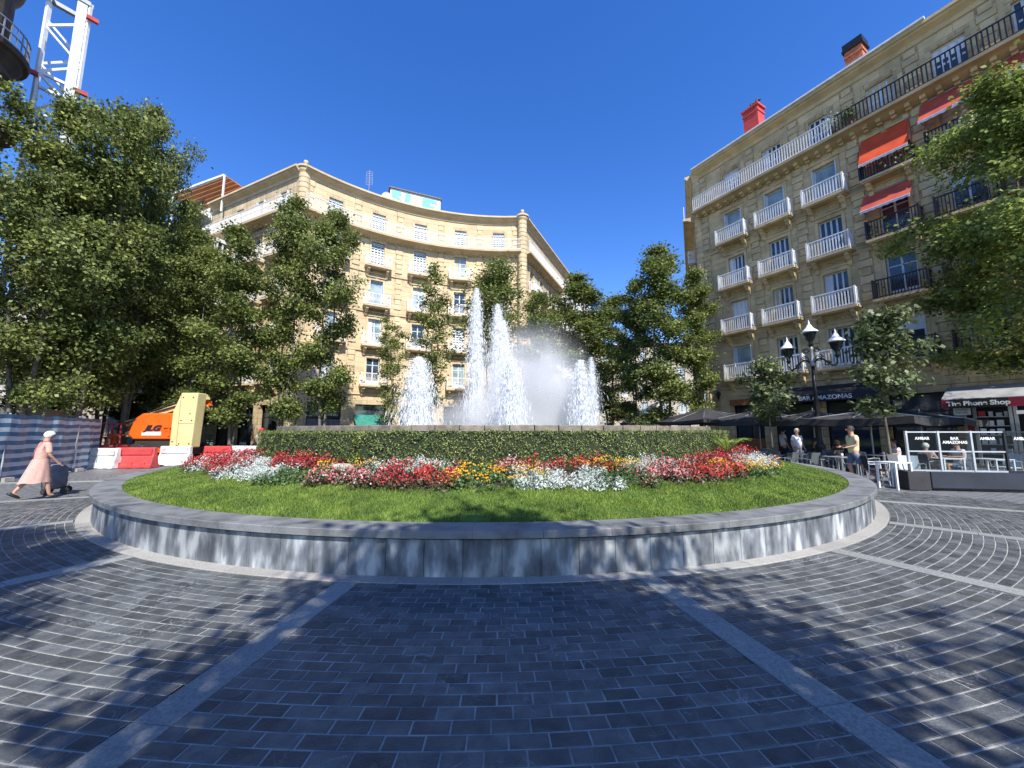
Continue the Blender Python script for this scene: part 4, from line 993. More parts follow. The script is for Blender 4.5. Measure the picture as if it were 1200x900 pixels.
b = MB(); b.box(-39, 0, .1, 8, 1, TN-.35, fn.M(fn.L)); b.build('roof_terrace', 'concrete', B2)
for s, z in ((fn.L-20, 14.6+2.5), (fn.L-23.4, 14.6+2.5), (fn.L-16.6, 11.65+2.5)): awning(fn, B2, s, z, 2.6, 1.1, .7, 'orange')

# ---- right hand building, straight facade seen at a grazing angle
BR = thing('apartment_building', 'tall olive sandstone apartment building on the right with white balconies and red awnings', 'building', (18, 22, 0))
fr_ = Fac((14.6, 28.4), (14.6+.4916*30, 28.4-.8708*30)); ops = []
cols = [2.7, 5.45, 8.2, 10.95, 13.5, 16.0, 18.7, 21.4]
for i, s in enumerate(cols):
    bal = 'white' if i < 3 else 'black'; kd = [('side', 'grid', 'grid', 'side'), ('grid', 'grid', 'grid', 'side'), ('grid', 'grid', 'grid', 'side')][i] if i < 3 else ('side', 'two', 'two', 'two')
    ops += window_bay(fr_, BR, s, (0, 1, 2, 3), w=1.15, h=2.3, sm='block_o', kinds=kd, bal=bal, bw=2.1, attkind='grid', pmix=lambda k, i=i: (k == 0 and i == 0) or k == 3)
    if i == 0: ops.append(shop(fr_, BR, s, 2.0, 3.2))
    elif i < 7: ops.append(shop(fr_, BR, s, 2.3, 3.3))
wall(fr_, 'wall', 'stone_o', BR, -.1, TOP-.4, ops)
ashlar(fr_, BR, 'block_o', ops, [(s-.31, s+.31) for s in (.55, 4.07, 6.82, 9.58, 12.22, 14.75, 17.35)], s1=21)
for s in (.55, 4.07, 6.82, 9.58, 12.22, 14.75, 17.35, 20.0):
    for za, zb in ((4.9, 8.1), (8.6, 11.35), (11.85, 14.8), (15.25, 17.95), (18.75, 21.2)): 
        if s < 18: pilaster(fr_, BR, s, za, zb, 'block_o', w=.6, h=.4, y=.08)
for z in (4.5, 8.05, 11.3, 14.7): sweep(fr_, 'string_course', 'block_o', BR, STR(z, .12, .2))
for s in cols[:6]:
    for z in FL:                                         # carved panels under the balconies
        pme = cm(('carv',), lambda: carved()) if ('carv',) in CA else None
        if pme is None:
            def carved():
                b = MB(); b.box(-.55, .55, -.05, 0, -.42, -.02)
                for q in (-.36, -.18, 0, .18, .36): b.ell((q, -.06, -.22), (.07, .04, .09), 8, 5)
                return b.mesh('carved_panel', 'block_o')
            pme = cm(('carv',), carved)
        place('carved_panel', pme, BR, fr_.M(s, z-.22))
sweep(fr_, 'attic_balcony_slab', 'block_o', BR, [(0, 18.05), (-.15, 18.1), (-.5, 18.26), (-.78, 18.3), (-.8, 18.46), (0, 18.5)])
modillions(fr_, BR, 18.26, 'block_o', .2, 26, .55, -.42, .2, .22)
long_rail(fr_, BR, 18.46, .1, 8.95, 'white'); long_rail(fr_, BR, 18.46, 9.0, 27, 'black')
sweep(fr_, 'cornice', 'block_o', BR, CORN(TOP, .5)); sweep(fr_, 'gutter', 'white', BR, [(-.5, TOP-.02), (-.62, TOP), (-.62, TOP+.1), (-.45, TOP+.12), (-.4, TOP+.02)], 0, 13)
fe = Fac((14.6+.41*26, 28.4+.91*26), (14.6, 28.4)); fe = Fac((14.6, 28.4), (14.6, 28.4)) if False else None
f2 = Fac((27.5, 56.5), (14.45, 28.75)); ops = []
for i in range(8):
    s = f2.L-1.8-i*3.2
    for z in FL+[ATT-.0]:
        ops.append((s-.5, s+.5, z, z+(1.95 if z == ATT else 2.2))); window(f2, BR, s, z, 1.0, 1.95 if z == ATT else 2.2, 'two')
        if z != ATT: balcony(f2, BR, s, z, 1.9, 'white', 'block_o', d=.6)
wall(f2, 'wall', 'stone_o', BR, -.1, TOP-.4, ops); sweep(f2, 'cornice', 'block_o', BR, CORN(TOP, .5)); sweep(f2, 'attic_balcony_slab', 'block_o', BR, [(0, 18.05), (-.5, 18.26), (-.78, 18.3), (-.8, 18.46), (0, 18.5)]); long_rail(f2, BR, 18.46, f2.L-9, f2.L-.1, 'white')
corner_turret(BR, Vector((14.75, 28.5, 0)), 'block_o', 'block_o', TOP-.1, .36)
b = MB(); e0, e1, e2 = fr_.pt(0, TOP, .2), fr_.pt(30, TOP, .2), f2.pt(0, TOP, .2); k = [Vector((22.5, 33, TOP+2.4)), Vector((33, 8, TOP+2.4)), Vector((33, 56, TOP+2.4))]
b.add([e0, e1, k[1], k[0]], [(0, 1, 2, 3)]); b.add([e2, e0, k[0], k[2]], [(0, 1, 2, 3)]); b.build('roof', 'tile', BR)
awning(fr_, BR, 10.95, 17.6, 1.95, .8, 1.75, 'orange'); awning(fr_, BR, 10.8, 14.4, 1.95, .8, 1.15, 'dull_red')
awning(fr_, BR, 13.35, 17.95, 2.0, .8, 1.3, 'dull_red'); awning(fr_, BR, 15.7, 18.0, 2.1, .8, 1.15, 'dull_red')
rc = atan2(fr_.T.y, fr_.T.x)
chimney(BR, fr_.pt(4.15, TOP, .9), 1.0, .85, 2.5, 'redpaint', pots=4, ang=rc)
chimney(BR, fr_.pt(9.9, TOP, 1.1), .8, .8, 2.0, 'brick', cap='black', capm='blackiron', ang=rc)
D2 = fr_.M(11.2, TOP+.1, 1.6); b = MB(); b.prism([(-.7, 0), (.7, 0), (.7, .9), (0, 1.35), (-.7, .9)], 0, 2.5, D2); dm = b.build('dormer', 'shutter', BR)
b = MB(); b.prism([(-.85, .85), (0, 1.4), (.85, .85), (.85, .95), (0, 1.5), (-.85, .95)], -.15, 2.6, D2); b.build('dormer_roof', 'white', dm)
# potted plant on the top balcony where white rail meets black
p = fr_.pt(8.9, 18.5, -.45); PT = thing('potted_plant', 'spiky grey green potted plant on the top balcony between the white and black railings', 'plant', p)
b = MB(); b.lathe([(.13, 0), (.18, .3)], p, 10); b.build('pot', 'brick', PT)
rg = np.random.default_rng(5); c = rg.normal(0, .22, (900, 3))+np.array((0, 0, .85)); c[:, 2] = np.abs(c[:, 2])
tag(place('leaves', faces_mesh('leaves', leaves(c, rg.normal(size=(900, 3)), .09, .4, rg), None, 'silver'), PT, Matrix.Translation(p)), kind='stuff')
p = fr_.pt(9.7, 18.5, -.45); PT = thing('potted_plant', 'green bushy potted plant on the top balcony just right of the spiky one', 'plant', p)
b = MB(); b.lathe([(.13, 0), (.18, .3)], p, 10); b.build('pot', 'brick', PT)
c = rg.normal(0, .2, (700, 3))+np.array((0, 0, .8)); tag(place('leaves', faces_mesh('leaves', leaves(c, rg.normal(size=(700, 3)), .09, .6, rg), None, 'leaf_light'), PT, Matrix.Translation(p)), kind='stuff')
# bar frontage
def facade_box(name, m, par, fac, s0, s1, y0, y1, z0, z1): b = MB(); b.box(s0, s1, y0, y1, z0, z1, fac.M(0)); return b.build(name, m, par)
SG = thing('bar_sign', 'long black awning sign with white lettering above the bar terrace', 'sign', fr_.pt(6.6, 3.3, 0))
b = MB(); b.prism([(-.02, 0), (-.95, -.55), (-.95, -.95), (-.9, -.95), (-.9, -.6), (-.02, -.1)], 5.2, 9.8, Matrix(((0, 1, 0, 0), (1, 0, 0, 0), (0, 0, 1, 0), (0, 0, 0, 1)))); 
mm = fr_.M(0, 4.22); b.v = [tuple(mm @ Vector(v)) for v in b.v]; b.build('awning_hood', 'black', SG)
text('lettering', 'BAR AMAZONAS', .33, 'text_w', SG, fr_.M(7.45, 3.36, -.965) @ RX, .008, bold=.006)
facade_box('wooden_lintel', 'wood', BR, fr_, 1.6, 3.9, -.14, 0, 3.35, 3.75)
facade_box('wooden_door_panel', 'wood', BR, fr_, 1.75, 3.75, .12, .2, .1, 1.1)
# phone shop
PS = thing('phone_shop', 'phone shop front with awning greyed for tree shade and red and black sign at the right edge', 'shop', fr_.pt(14.5, 0, -.3))
fq = fr_; s0, s1 = 11.98, 14.25
def local(poly, y0, y1): 
    b = MB(); b.prism(poly, y0, y1, Matrix(((0, 1, 0, 0), (1, 0, 0, 0), (0, 0, 1, 0), (0, 0, 0, 1)))); return b
def lb(name, m, b, par=PS): b.v = [tuple(fq.M(0) @ Vector(v)) for v in b.v]; return b.build(name, m, par)
lb('awning', 'terrawn', local([(-.02, 3.62), (-1.3, 3.0), (-1.3, 2.96), (-.02, 3.55)], s0, s1))
for a_, c_, m_ in ((s0, s0+.22, 'redvinyl'), (s0+.22, s1-.38, 'dark'), (s1-.38, s1, 'redvinyl')):
    b = MB(); b.box(a_, c_, -1.32, -1.28, 2.6, 2.97); lb('sign_board', m_, b)
text('lettering', 'The Phone Shop', .265, 'text_w', PS, fq.M((s0+s1)/2-.09, 2.7, -1.335) @ RX, .006, bold=.009)
b = MB(); b.box(s0+.4, s1, .3, .34, .1, 2.9); lb('display_back', 'dark', b)
for x in (s0+.45, s0+.75, s0+1.75, s0+1.88, s1-.05): b = MB(); b.box(x-.05, x+.05, -.36, -.26, .1, 2.9); lb('frame_post', 'grey', b)
for z in (.6, 1.0, 1.4, 1.8, 2.2): b = MB(); b.box(s0+.75, s0+1.75, -.2, .2, z, z+.03); lb('shelf', 'silver_m', b)
rnd = random.Random(3)
for z in (.63, 1.03, 1.43, 1.83, 2.23):
    x = s0+.82
    while x < s0+1.6: w_ = rnd.uniform(.08, .2); b = MB(); b.box(x, x+w_, -.15, -.1, z, z+rnd.uniform(.12, .3)); lb('packet', rnd.choice(('white', 'redpaint', 'navy', 'white', 'shutter', 'text_w')), b); x += w_+rnd.uniform(.04, .12)
b = MB(); b.box(s0+.48, s0+.72, -.34, -.3, 1.5, 1.9); lb('notice', 'redvinyl', b)
b = MB(); b.box(s0+.25, s0+.75, -.9, -.86, 2.3, 2.6); lb('hanging_notice', 'white', b)
text('notice_lettering', 'VAPEO\nMOVIL', .13, 'text_k', PS, fq.M(s0+.5, 2.49, -.905) @ RX, .004)
b = MB(); b.box(s1-.35, s1+1.0, -.5, -.44, 2.3, 2.45); lb('shutter_box', 'white', b)
# interiors behind every shop opening read dark
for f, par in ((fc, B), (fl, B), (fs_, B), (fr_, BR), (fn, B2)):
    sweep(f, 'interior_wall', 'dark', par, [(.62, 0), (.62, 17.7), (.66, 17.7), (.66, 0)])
# shop signs of the curved building
for dg, txt in ((-43.4, 'HUGAS CANTO'),):
    o = thing('shop_sign', 'dark shop sign with small pale lettering on the ground floor of the curved building', 'sign', fc.pt(sa(dg), 2.9, 0))
    b = MB(); b.box(-1.2, 1.2, -.06, .2, 2.6, 3.1, fc.M(sa(dg))); b.build('sign_board', 'dark', o); text('lettering', txt, .28, 'text_w', o, fc.M(sa(dg), 2.75, -.07) @ RX, .006)
    b = MB(); b.box(-1.2, 1.2, -.1, .1, 1.8, 2.5, fc.M(sa(dg))); b.build('grey_panel', 'greycloth', o)
o = thing('shop_awning', 'dark green awning low over a shop window behind the left water jet', 'awning', fc.pt(sa(-33.3), 2.6, 0))
b = MB(); b.prism([(-.0, 2.9), (-1.3, 2.0), (-1.3, 1.75), (-1.27, 1.75), (-1.27, 1.98), (0, 2.83)], -1.35, 1.35, fc.M(sa(-33.3)) @ Matrix(((0, 1, 0, 0), (1, 0, 0, 0), (0, 0, 1, 0), (0, 0, 0, 1)))); b.build('fabric', 'teal', o)
b = MB(); [b.tube([fc.pt(sa(-33.3)+x, 1.9, 0), fc.pt(sa(-33.3)+x, 1.9, -1.28)], .02, 5) for x in (-1.25, 1.25)]; b.build('awning_arm', 'grey', o)

# ---- dark building at the upper left edge
BL_ = thing('apartment_building', 'dark brown corner building at the upper left edge with an ornate round top balcony', 'building', (-23, 14, 0))
fA = Fac((-21.9, 1.0), (-21.9, 14.2)); fA = Fac((-22.8, 3.0), (-23.4, 14.4)); ops = []
for i in range(4):
    s = 1.6+i*3
    for z in FL: ops.append((s-.55, s+.55, z, z+2.3)); window(fA, BL_, s, z, 1.1, 2.3, 'two'); balcony(fA, BL_, s, z, 2.1, 'black', 'stone_d')
    ops.append((s-.55, s+.55, ATT, ATT+1.9)); window(fA, BL_, s, ATT, 1.1, 1.9, 'two'); ops.append(shop(fA, BL_, s, 2.2, 3.3))
wall(fA, 'wall', 'stone_d', BL_, -.1, TOP-.4, ops); sweep(fA, 'cornice', 'stone_d', BL_, CORN(TOP)); sweep(fA, 'attic_balcony_slab', 'stone_d', BL_, [(0, 17.7), (-.3, 18.0), (-.7, 18.3), (-.8, 18.5), (0, 18.5)])
long_rail(fA, BL_, 18.5, 0, fA.L, 'thin')
fB = Fac((-24.2, 16.2), (-60, 33)); fB = Fac((-60, 33), (-24.2, 16.4))
fB = Fac((-24.9, 16.2), (-60, 32.5))
wall(fB, 'wall', 'stone_d', BL_, -.1, TOP-.4)
c_ = Vector((-23.9, 14.7, 0)); b = MB(); b.lathe([(1.25, -.1), (1.25, TOP)], c_, 24); b.build('corner_tower', 'stone_d', BL_)
for zc in (ATT, 15.05, 11.65):
    b = MB(); b.lathe([(1.25, zc-1.5), (1.5, zc-1.2), (1.45, zc-.9), (1.7, zc-.5), (1.75, zc-.35), (1.9, zc-.3), (1.95, zc-.08), (1.25, zc)], c_, 28); s_ = b.build('corner_balcony', 'stone_d', BL_)
    b = MB()
    for k in range(44):
        a = 2*pi*k/44; q = c_+Vector((1.85*cos(a), 1.85*sin(a), zc-.08)); b.bar(q, q+Vector((0, 0, 1.0)), .04); q2 = c_+Vector((1.85*cos(a+2*pi/44), 1.85*sin(a+2*pi/44), zc-.08))
        for z in (.1, .55, 1.0): b.bar(q+Vector((0, 0, z)), q2+Vector((0, 0, z)), .05)
    b.build('railing', 'grey', s_)
b = MB(); b.lathe([(1.25, TOP-.7), (1.35, TOP-.5), (1.45, TOP-.3), (1.5, TOP), (.1, TOP+1.6)], c_, 24); b.build('tower_roof', 'stone_d', BL_)

# ---- far buildings closing the street on the right of the fountain
B4 = thing('apartment_building', 'pale far building with arched ground floor glimpsed under the trees right of the fountain', 'building', (16, 74, 0))
fF = Fac((6, 74), (34, 70)); ops = []
for i in range(8):
    s = 1.8+i*3.4
    for z in (4.8, 8.0, 11.2, 14.4): ops.append((s-.6, s+.6, z, z+2.1)); window(fF, B4, s, z, 1.2, 2.1, 'two', pm_='curtain')
    ops.append(shop(fF, B4, s, 2.3, 3.0))
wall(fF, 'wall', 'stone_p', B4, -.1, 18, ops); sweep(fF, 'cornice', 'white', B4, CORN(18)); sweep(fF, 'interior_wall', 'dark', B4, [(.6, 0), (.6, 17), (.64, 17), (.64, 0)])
B5 = thing('apartment_building', 'grey white apartment building with glazed bays down the street beyond the curved building', 'building', (12, 58, 0))
f5 = Fac((7.6, 49.4), (17.5, 73)); ops = []
for i in range(7):
    s = 1.8+i*3.4
    for z in FL+[ATT]: ops.append((s-.6, s+.6, z, z+2.1)); window(f5, B5, s, z, 1.2, 2.1, 'two')
    ops.append(shop(f5, B5, s, 2.3, 3.0))
wall(f5, 'wall', 'stone_p', B5, -.1, 21, ops); sweep(f5, 'cornice', 'white', B5, CORN(21.4)); bay(f5, B5, 1.8, 4.9, 20.6, 2.4, .9); bay(f5, B5, 8.6, 4.9, 20.6, 2.4, .9)
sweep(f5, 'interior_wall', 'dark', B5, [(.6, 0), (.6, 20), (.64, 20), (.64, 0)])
#@@PART4
# ================================================================ TREES
def tree_meshes(seed, H, cw, th, stems, nl, ls, lm, prof='oval', tr=.16, dens=1.0, sig=.3):
    """branching skeleton -> (trunk mesh, crown mesh)"""
    rg = np.random.default_rng(seed); rn = random.Random(seed); wood = MB(); tips = []; wts = []
    def P(q):
        if prof == 'oval': return max(.12, sin(pi*min(1, max(0, q*.93+.1)))**.75)
        if prof == 'cone': return max(.1, (1-q)**.75*min(1, q*5+.4))
        return max(.15, sin(pi*min(1, q*.85+.15))**.5)
    for s in range(stems):
        az = 2*pi*s/stems+rn.uniform(-.5, .5); sp_ = (0 if stems == 1 else rn.uniform(.12, .3)*cw*.5)
        hs_ = H*(1 if s == 0 else rn.uniform(.72, .97)); n = 12; pts = []; wx = rn.uniform(0, 6); wa = .018*H
        for i in range(n+1):
            q = i/n; k = min(1, q*2.2)
            pts.append(Vector((cos(az)*sp_*k+wa*sin(q*5+wx)*q, sin(az)*sp_*k+wa*cos(q*4.3+wx)*q, hs_*q*.97)))
        r0 = tr*(1 if stems == 1 else .62)
        wood.tube(pts, [r0*(1-.88*(i/n)**.8)*(1.25 if i == 0 else 1) for i in range(n+1)], 7)
        nb = int(15*(H/10)*(1.0 if stems == 1 else .6))+4
        for k in range(nb):
            z = th+(hs_-th)*((k+rn.random())/nb)**.95; q = (z-th)/(H-th); i = min(n-1, int(z/(hs_*.97)*n)); base = pts[i].lerp(pts[i+1], min(1, max(0, z/(hs_*.97)*n-i)))
            L_ = cw*.5*P(q)*rn.uniform(.45, 1.2)*(.85 if stems > 1 else 1); a = k*2.4+rn.uniform(-.5, .5); el = radians(rn.uniform(18, 48))*(1.1 if q > .6 else .8)
            d = Vector((cos(a)*cos(el), sin(a)*cos(el), sin(el))); br = [base]; m = 5
            for j in range(1, m+1): br.append(base+d*L_*j/m+Vector((0, 0, .12*L_*(j/m)**2)) + Vector((rn.gauss(0, .03), rn.gauss(0, .03), 0))*L_)
            rb = max(.012, r0*.32*(1-q*.6)); wood.tube(br, [rb*(1-.8*j/m) for j in range(m+1)], 5, False)
            for j in range(2, m+1):
                tips.append(br[j]); wts.append(.4+.5*j/m)
                for _ in range(2):
                    a2 = rn.uniform(0, 2*pi); tl = L_*rn.uniform(.18, .38); e = br[j]+Vector((cos(a2)*tl, sin(a2)*tl, rn.uniform(-.1, .35)*tl))
                    if rn.random() < .5: wood.tube([br[j], e], [rb*.3, .006], 3, False)
                    tips.append(e); wts.append(1)
    tips = np.array([tuple(t) for t in tips]); w = np.array(wts)*rg.uniform(.1, 1.9, len(wts)); w /= w.sum()
    idx = rg.choice(len(tips), nl, p=w); sg = sig*rg.uniform(.7, 1.3, len(tips))
    c = tips[idx]+rg.normal(0, 1, (nl, 3))*sg[idx][:, None]*np.array((1, 1, .72))
    c = c[c[:, 2] > th*.82]
    N_ = rg.normal(0, .65, (len(c), 3)); N_[:, 2] += .75; r2 = c-np.array((0, 0, H*.5)); N_[:, :2] += r2[:, :2]/(cw*.5)*.5
    V = leaves(c, N_, ls*rg.uniform(.55, 1.35, len(c)), .72, rg)
    return wood.mesh('trunk', 'bark', True), faces_mesh('crown', V, None, lm)
def tree(name, label, x, y, meshes, sc=(1, 1, 1), rz=0, group=None, z=0):
    T = thing(name, label, 'tree', (x, y, z), group); T.rotation_euler = (0, 0, rz); T.scale = sc
    for nm, me in zip(('trunk', 'crown'), meshes):
        o = bpy.data.objects.new(nm, me); COL.objects.link(o); o.parent = T
        if nm == 'crown': o['kind'] = 'stuff'
    return T
TV = {}
def tv(k, *a, **kw):
    if k not in TV: TV[k] = tree_meshes(*a, **kw)
    return TV[k]
def topz(v, Y):
    y = (450-v)/451; p = PITCH; return 1.6+Y*(sin(p)+y*cos(p))/(cos(p)-y*sin(p))
BIG = [tv('big%d' % i, 40+i, 14, 5.6, 1.9, 3, 40000, .14, 'leaf', prof='wide', sig=.25, tr=.2) for i in range(3)]
MID = [tv('mid%d' % i, 60+i, 12, 3.6, 1.7, 2, 27000, .13, 'leaf', prof='oval', sig=.24, tr=.13) for i in range(3)]
SLIM = [tv('slim%d' % i, 80+i, 12, 2.7, 2.6, 3, 8500, .135, 'leaf', prof='oval', sig=.2, tr=.1) for i in range(3)]
SMALL = [tv('small%d' % i, 95+i, 5, 2.4, 1.9, 1, 4200, .15, 'leaf_light', prof='oval', sig=.2, tr=.06) for i in range(2)]
NEAR = tv('near', 120, 13, 7.6, 3.2, 2, 60000, .135, 'leaf_right', prof='wide', sig=.27, tr=.17)
# (label, column, depth, top row, half width px, kind)
TL = [
 ('leafy plane tree cut by the left edge in front of the dark corner building', 8, 15.5, 128, 85, 'B'),
 ('tall leafy plane tree behind the left end of the striped fence', 78, 17, 120, 88, 'B'),
 ('big leafy plane tree with dark trunk behind the right end of the striped fence', 140, 20.5, 132, 58, 'B'),
 ('shaded tree deeper in the left group behind the striped fence', 112, 24, 215, 60, 'M'),
 ('shaded tree at the back of the left group above the orange lift', 180, 24, 235, 48, 'M'),
 ('tree in the shade at the far left behind the steel column', 40, 24, 200, 60, 'M'),
 ('far tree in the shade of the left street seen between the big left trunks', 55, 30, 300, 70, 'M'),
 ('far tree in the left street behind the orange lift', 140, 30, 300, 66, 'M'),
 ('far tree at the mouth of the left street behind the counterweight', 222, 27, 300, 50, 'M'),
 ('medium tree just left of the cream lift counterweight', 212, 21, 268, 46, 'M'),
 ('medium tree with pale trunk just right of the cream lift counterweight', 268, 20, 268, 52, 'M'),
 ('tall upright tree covering the left corner column of the curved building', 325, 21, 232, 46, 'M'),
 ('tall many stemmed tree between the corner column tree and the leftmost water jet', 375, 21.5, 242, 50, 'M'),
 ('sparse slender tree directly behind the leftmost water jet', 455, 25.5, 372, 26, 'S'),
 ('sparse slender tree between the leftmost and the tallest water jets', 503, 26, 312, 33, 'S'),
 ('leafy tree rising behind the two tallest water jets', 577, 26, 302, 42, 'S2'),
 ('tree in front of the side street at the right corner of the curved building', 634, 28, 338, 40, 'M'),
 ('dense tree in the side street right of the curved building', 682, 30, 322, 54, 'M'),
 ('lower dense tree farther down the side street', 716, 36, 350, 48, 'M'),
 ('slimmer tree at the left flank of the tall dense one by the right building', 747, 27, 325, 36, 'M'),
 ('tallest dense tree left of the right hand building', 783, 24, 288, 56, 'M'),
 ('dense tree touching the left corner of the right hand building', 824, 24.5, 320, 38, 'M'),
]
for i, (lab, u, Y, v, hw, k) in enumerate(TL):
    H = topz(v, Y); x = xat(u, Y); wd = hw/451*Y*2
    ms, cw, hh = {'B': (BIG[i % 3], 6.2, 14), 'M': (MID[i % 3], 4.1, 12), 'S': (SLIM[i % 3], 3.1, 12), 'S2': (SLIM[2], 3.1, 12)}[k]
    T = tree('plane_tree', lab, x, Y, ms, (wd/cw, wd/cw, H/hh), i*1.7)
    if k == 'S2': # fuller crown
        for c in T.children:
            if c.name.startswith('crown'): c.data = tv('full', 140, 12, 3.1, 5.0, 3, 14000, .13, 'leaf', prof='oval', sig=.3)[1]
tree('plane_tree', 'small pale young tree in front of the bar sign', xat(907, 17), 17, SMALL[0], (.95, .95, topz(422, 17)/5), .4)
tree('plane_tree', 'young pale green tree between the street lamp and the big right tree', xat(1047, 12.6), 12.6, SMALL[1], (1.0, 1.0, topz(370, 12.6)/5), 2.2)
tree('plane_tree', 'largest sunlit tree hanging over the phone shop at the right edge', xat(1252, 13), 13, NEAR, (1.12, 1.12, 1.02), 1.0)
# shrub by the road sign
p = Vector((xat(757, 24), 24, 0)); T = thing('bush', 'rounded green bush under the dense trees beside the no entry sign', 'bush', p)
rg = np.random.default_rng(9); c = rg.normal(size=(5000, 3)); c /= np.linalg.norm(c, axis=1)[:, None]; c *= (rg.random(5000)**.25*1.3)[:, None]*np.array((1, 1, .95)); c[:, 2] += 1.3
tag(place('foliage', faces_mesh('foliage', leaves(c, c+rg.normal(0, .5, c.shape), .13, .6, rg), None, 'leaf_light'), T, Matrix.Translation(p)), kind='stuff')
b = MB(); [b.tube([p, p+Vector((random.uniform(-.5, .5), random.uniform(-.5, .5), 1.4))], [.05, .02], 5) for _ in range(5)]; b.build('stems', 'bark', T)
# trees behind the viewer: they stand on the near side of the ring and throw the shade in the foreground
BK = [tv('bk%d' % i, 160+i, 11, 5.0, 3.4, 2, 38000, .19, 'leaf', prof='oval', sig=.38, tr=.15) for i in range(2)]
SHADE = [(2.2, 3.2, 0, .92, 1.0, .82), (-3.9, 4.3, 1, .72, 2.0, 1.04), (6.6, 8.2, 0, 1.3, 4.0, .93), (-3.3, 2.9, 1, .5, .5, .86)]
for i, (x, yb, k, sw, rz, sh) in enumerate(SHADE):
    tree('plane_tree', ['plane tree behind the viewer shading the middle of the paving', 'plane tree behind the viewer shading the left paving', 'plane tree behind the viewer shading the right paving', 'slim plane tree close behind the viewer on the left'][i], x, -yb, BK[k], (sw, sw, sh), rz)
#@@PART5
# ================================================================ LEFT: WORKS AREA
def gp(u, v, z=0):
    x = (u-600)/451; y = (450-v)/451; Yr = cos(PITCH)-y*sin(PITCH); Z = sin(PITCH)+y*cos(PITCH); t_ = (z-1.6)/Z; return Vector((x*t_, Yr*t_, z))
# tower crane mast
c_ = Vector((-23.9, 18.2, 0)); TC = thing('crane_mast', 'pale grey steel lattice crane mast rising behind the left trees', 'crane', c_)
hw_ = .68; zt_ = 24.6; CT = Matrix.Translation(c_) @ Matrix.Rotation(radians(52), 4, 'Z')
for sx_, sy_ in ((-1, -1), (1, -1), (1, 1), (-1, 1)): b = MB(); b.bar(CT @ Vector((sx_*hw_, sy_*hw_, 0)), CT @ Vector((sx_*hw_, sy_*hw_, zt_)), .13); b.build('corner_post', 'white_m', TC)
k = 0; z = 0
while z < zt_-1.4:
    for f in range(4):
        m = CT @ Matrix.Rotation(f*pi/2, 4, 'Z'); s_ = 1 if k % 2 else -1
        if z > 10 or f < 2: b = MB(); b.bar(m @ Vector((-hw_*s_, -hw_, z)), m @ Vector((hw_*s_, -hw_, z+1.3)), .1); b.build('brace', 'white_m', TC)
        if k % 3 == 0: b = MB(); b.bar(m @ Vector((-hw_, -hw_, z)), m @ Vector((hw_, -hw_, z)), .14); b.build('section_frame', 'white_m', TC)
    k += 1; z += 1.3
b = MB(); b.box(hw_-.46, hw_-.1, -hw_-.06, -hw_-.02, 12, zt_-.1, CT); b.build('mesh_panel', 'silver_m', TC)
for f in range(4): m = CT @ Matrix.Rotation(f*pi/2, 4, 'Z'); b = MB(); b.bar(m @ Vector((-hw_, -hw_, zt_)), m @ Vector((hw_, -hw_, zt_)), .22); b.build('top_frame', 'grey', TC)
for z in (23.6, 19.2):
    for xa, xb, zz in ((hw_-.1, hw_+.35, z), (-hw_-.3, -hw_+.05, z-.1)): b = MB(); b.box(xa, xb, -hw_-.3, -hw_-.12, zz, zz+.2, CT); b.build('red_clamp', 'redpaint', TC)
# steel column
c_ = Vector((xat(34, 19), 19, 0)); SCn = thing('steel_column', 'grey steel hoist column with ladder and orange foot behind the striped fence', 'hoist', c_)
b = MB(); b.box(-.42, -.02, -.2, .2, 2.4, 7.2, Matrix.Translation(c_)); b.build('box_column', 'silver_m', SCn)
b = MB(); [b.bar(c_+Vector((x, 0, 2.3)), c_+Vector((x, 0, 7.0)), .07) for x in (.1, .42)]; [b.bar(c_+Vector((.1, 0, z)), c_+Vector((.42, 0, z)), .05) for z in (2.8, 3.6, 4.4, 5.2, 6.0, 6.8)]; b.build('ladder', 'silver_m', SCn)
b = MB(); b.box(-.9, .7, -.5, .5, 2.1, 2.4, Matrix.Translation(c_)); b.build('orange_foot', 'jorange', SCn)
b = MB(); b.box(-1.1, .9, -.7, .7, 0, 2.1, Matrix.Translation(c_)); b.build('concrete_ballast', 'concrete', SCn)
# site cabin wall behind the fence
HO = thing('site_hoarding', 'grey concrete hoarding showing above the striped fence', 'hoarding', (-19, 16.8, 0))
b = MB(); b.bar((-19.5, 14, 1.25), (-20.1, 18.3, 1.25), .12, 2.5) ; b.v = [(x, y, z) for x, y, z in b.v]; 
q = Vector((-20.0, 13.6, 0)); 
for i in range(5): 
    bb = MB(); bb.box(-.49, .49, -.06, .06, 0, 2.52, Matrix.Translation(q+Vector((-.1*i, 1.0*i, 0))) @ Matrix.Rotation(radians(95), 4, 'Z')); bb.build('hoarding_panel', 'concrete', HO)
